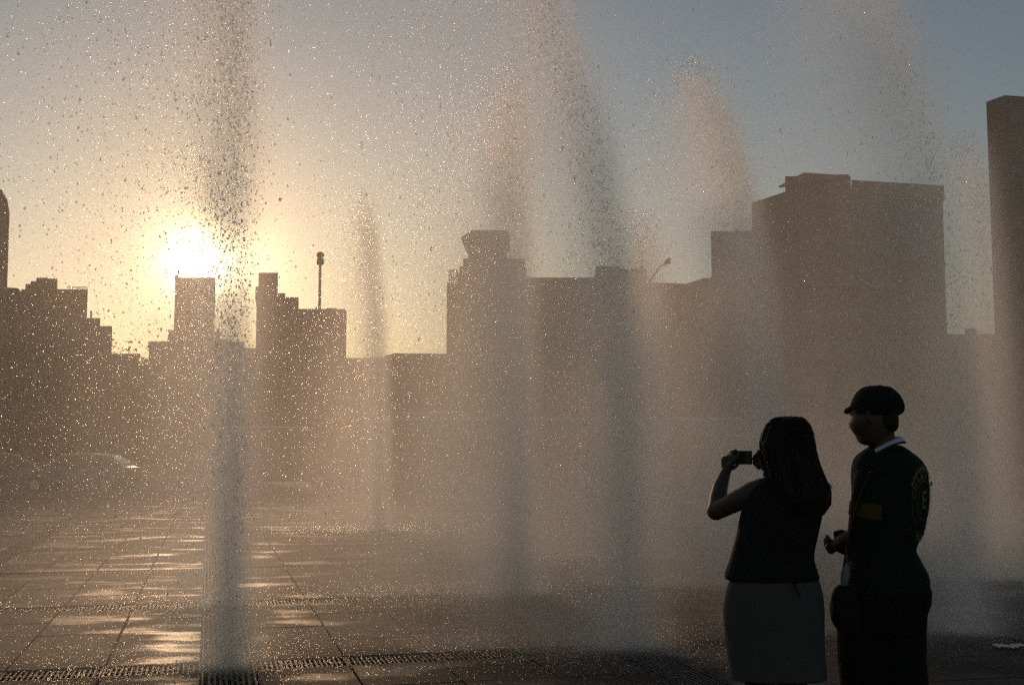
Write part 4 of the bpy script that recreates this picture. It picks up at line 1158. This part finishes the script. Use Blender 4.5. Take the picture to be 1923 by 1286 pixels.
child(mm, 'sleeve_stripe', M_BAND, man, smooth=0, sub=0)
def collar(name, mat, top, bot, off):
    mm = MB(); rings = []
    for (cx, rx, y0, y1, y2, ry) in (top, ((top[0]+bot[0])/2 + .3, (top[1]+bot[1])/2 + .8, (top[2]+bot[2])/2 - 1.2, (top[3]+bot[3])/2, (top[4]+bot[4])/2, (top[5]+bot[5])/2 + .003), bot):
        ring = []
        for k in range(40):
            t = 2 * PI * k / 40; c = math.cos(t); y = y0 + y1 * c + y2 * c * c
            p = E(cx + rx * c, y); ring.append((p.x, YM - .01 + (ry + off) * math.sin(t), p.z))
        rings.append(ring)
    mm.rings(rings, cap=False); o = child(mm, name, mat, man, smooth=0, sub=1)
    sd_ = o.modifiers.new('th', 'SOLIDIFY'); sd_.thickness = .003; return o
collar('collar', M_COLLAR, (1656.5, 31.5, 830, -16, 6.5, .068), (1659.5, 37.5, 839, -15, 9, .096), 0)
collar('collar_trim', M_PRINT if False else M_JACK, (1659.4, 36.4, 836.3, -15, 8.7, .0985), (1659.4, 37.0, 837.4, -15, 8.9, .0990), .001)
mm = MB(); a = E(1629, 850, .02); 
mm.add([E(1626, 852, -.03), E(1607.5, 865, .0), E(1610, 871, .0), E(1626, 866, -.06), E(1626, 853, -.025), E(1608, 866, .004), E(1610.5, 872, .004), E(1626, 867, -.055)], [(0,1,2,3), (7,6,5,4), (0,4,5,1), (1,5,6,2), (2,6,7,3), (3,7,4,0)])
child(mm, 'collar_tip', M_JACK, man, smooth=0)
# trousers and shoes
mm = MB()
loft([(1096, 1588, 1741, .125), (1108, 1583, 1747, .132), (1130, 1581, 1745.5, .134), (1160, 1580, 1738, .130), (1185, 1584, 1733, .115), (1196, 1596, 1724, .09)], YM, mb=mm, n=28)
for sx, tx, xr in ((1621, 1624, 0), (1690, 1697, 1)):
    mm.tube([E(sx, 1140), E(sx, 1200), E(sx + xr * 1, 1240), E(tx, 1281), E(tx + xr * 4, 1340), E(tx + xr * 5, 1400), E(tx + xr * 5, 1468)], [(.098, .12), (.098, .115), (.099, .11), (.102, .105), (.098, .10), (.088, .09), (.078, .085)], 20)
child(mm, 'trousers', M_PANT, man, voxel=.010, smooth=4, wrinkle=.012, wscale=.12)
for tx in (1622, 1704): shoe(man, E(tx, 1460).x, YM + .03, -.3, s=1.12)

# emblem printed on the back: ring of letters, laurels, big initial, script line
def jsurf(x, z):
    """point on the camera side of the track top at x, z"""
    zs = [at(0, r[0], YM).z for r in JR]
    i = max(0, min(len(JR) - 2, next((k for k in range(len(zs) - 1) if zs[k + 1] <= z), len(JR) - 2)))
    t = (zs[i] - z) / (zs[i] - zs[i + 1]); t = min(max(t, 0), 1)
    xl = at(JR[i][1], JR[i][0], YM).x * (1 - t) + at(JR[i + 1][1], JR[i + 1][0], YM).x * t
    xr = at(JR[i][2], JR[i][0], YM).x * (1 - t) + at(JR[i + 1][2], JR[i + 1][0], YM).x * t
    b = JR[i][3] * (1 - t) + JR[i + 1][3] * t; c = (xl + xr) / 2; a = (xr - xl) / 2
    q = min(abs((x - c) / a), .985)
    return YM - b * (1 - q ** 2.5) ** (1 / 2.5)
def text_geo(s, size, shear=0):
    cu = bpy.data.curves.new('t', 'FONT'); cu.body = s; cu.size = size; cu.align_x = 'CENTER'; cu.align_y = 'CENTER'; cu.resolution_u = 3; cu.offset = size * .012; cu.shear = shear
    ob = bpy.data.objects.new('t', cu); COL.objects.link(ob)
    dg = bpy.context.evaluated_depsgraph_get(); me = bpy.data.meshes.new_from_object(ob.evaluated_get(dg))
    v = [tuple(x.co) for x in me.vertices]; f = [tuple(p.vertices) for p in me.polygons]
    bpy.data.objects.remove(ob); bpy.data.meshes.remove(me); return v, f
pr = MB(); SQ = .47; EC = (1718, 938); PXM = FPX / YM
def put2d(v, f):
    vs = []
    for (a, b_, *_) in v:
        p = E(EC[0] + a * SQ * PXM, EC[1] - b_ * PXM); vs.append((p.x, jsurf(p.x, p.z) - .0065, p.z))
    pr.add(vs, f)
def arc_band(r0, r1, a0, a1, n=40, wob=0):
    v, f = [], []
    for k in range(n + 1):
        t = a0 + (a1 - a0) * k / n; v += [(r0 * math.cos(t), r0 * math.sin(t)), ((r1 + wob * (k % 2)) * math.cos(t), (r1 + wob * (k % 2)) * math.sin(t))]
        if k: f.append((2*k-2, 2*k-1, 2*k+1, 2*k))
    put2d(v, f)
RR = .105
arc_band(RR + .022, RR + .025, math.radians(-60), math.radians(240)); arc_band(RR - .022, RR - .019, 0, 2 * PI)
arc_band(RR + .030, RR + .036, math.radians(25), math.radians(155), 22, .016)
word = 'CHAMPION'
for i, ch in enumerate(word):
    t = math.radians(168 - i * (156 / (len(word) - 1))); v, f = text_geo(ch, .044)
    ca, sa_ = math.cos(t - PI / 2), math.sin(t - PI / 2)
    put2d([(RR * math.cos(t) + x * ca - y * sa_, RR * math.sin(t) + x * sa_ + y * ca) for x, y, *_ in v], f)
v, f = text_geo('E', .11); put2d([(x, y) for x, y, *_ in v], f)
for g in (-1, 1):
    for k in range(7):
        t = math.radians(270 + g * (25 + k * 18)); c = (.066 * math.cos(t), .066 * math.sin(t)); d = t + g * PI / 2 + .5 * g
        e_ = (c[0] + .016 * math.cos(d), c[1] + .016 * math.sin(d)); nx, ny = -math.sin(d) * .005, math.cos(d) * .005; mm_ = ((c[0] + e_[0]) / 2, (c[1] + e_[1]) / 2)
        put2d([c, (mm_[0] + nx, mm_[1] + ny), e_, (mm_[0] - nx, mm_[1] - ny)], [(0, 1, 2, 3)])
v, f = text_geo('Rect', .065, .35); put2d([(x - .03, y - .155) for x, y, *_ in v], f)
o = link('back_print', pr.mesh('back_print', M_PRINT), man); o.matrix_parent_inverse = Matrix.Translation(-Vector(man.location)); o['kind'] = 'stuff'

# ---- shoulder bag between them
bag = empty('shoulder_bag', tuple(E(1572, 1140, -.03)), 'black shoulder bag with pale cloth in its top at the hip of the capped man', 'bag')
mm = loft([(1092, 1562, 1590, .03), (1100, 1555, 1594, .045), (1115, 1549, 1598, .055), (1135, 1546, 1602, .060), (1155, 1548, 1604, .060), (1170, 1556, 1604, .055), (1180, 1566, 1602, .045), (1186, 1576, 1598, .025)], YM, -.10, n=24)
child(mm, 'pouch', M_BAG, bag, smooth=0, sub=2, wrinkle=.012, wscale=.05)
mm = MB(); mm.tube([E(1640, 868, -.115), E(1618, 884, -.142), E(1600, 915, -.150), E(1590, 955, -.145), E(1580, 1000, -.125), E(1573, 1045, -.11), E(1566, 1095, -.11)], [(.009, .003)] * 7, 8); child(mm, 'strap', M_BAG, bag, smooth=0, sub=1)
mm = loft([(1050, 1573, 1577, .008), (1062, 1568, 1581, .016), (1078, 1566, 1582, .018), (1098, 1565, 1578, .018)], YM, -.11, n=14); child(mm, 'cloth', M_PALE, bag, smooth=0, sub=2, wrinkle=.012, wscale=.02)

# ---- scrap of white cloth on the wet floor at the right
g0 = ground_at(1900, 1217)
lit = empty('litter', (g0.x, g0.y, 0), 'crumpled white plastic scrap lying on the wet tiles at the lower right', 'litter')
mm = MB(); n = 14
vs = [(-.12 + .30 * i / n + random.gauss(0, .006), -.05 + .12 * j / 5 + .03 * math.sin(i * .9) + random.gauss(0, .006), .012 + .02 * abs(math.sin(i * 1.3 + j)) * random.uniform(.4, 1)) for i in range(n + 1) for j in range(6)]
mm.add(vs, [(i*6+j, (i+1)*6+j, (i+1)*6+j+1, i*6+j+1) for i in range(n) for j in range(5)])
o = mm.build('sheet', new_mat('white_plastic', (.7, .7, .72), .4), lit, True); sdm = o.modifiers.new('t', 'SOLIDIFY'); sdm.thickness = .002

# ------------------------------------------------------------------ air
M_HAZE = bpy.data.materials.new('city_haze'); M_HAZE.use_nodes = True
nt = M_HAZE.node_tree; nt.nodes.clear()
mo = nt.nodes.new('ShaderNodeOutputMaterial'); pv = nt.nodes.new('ShaderNodeVolumePrincipled')
pv.inputs['Color'].default_value = (.9, .88, .85, 1); pv.inputs['Density'].default_value = 0.0003; pv.inputs['Anisotropy'].default_value = 0.7
nt.links.new(pv.outputs[0], mo.inputs['Volume'])
tag(MB().box(-650, 650, -70, 910, -2, 95).build('haze', M_HAZE), kind='stuff')
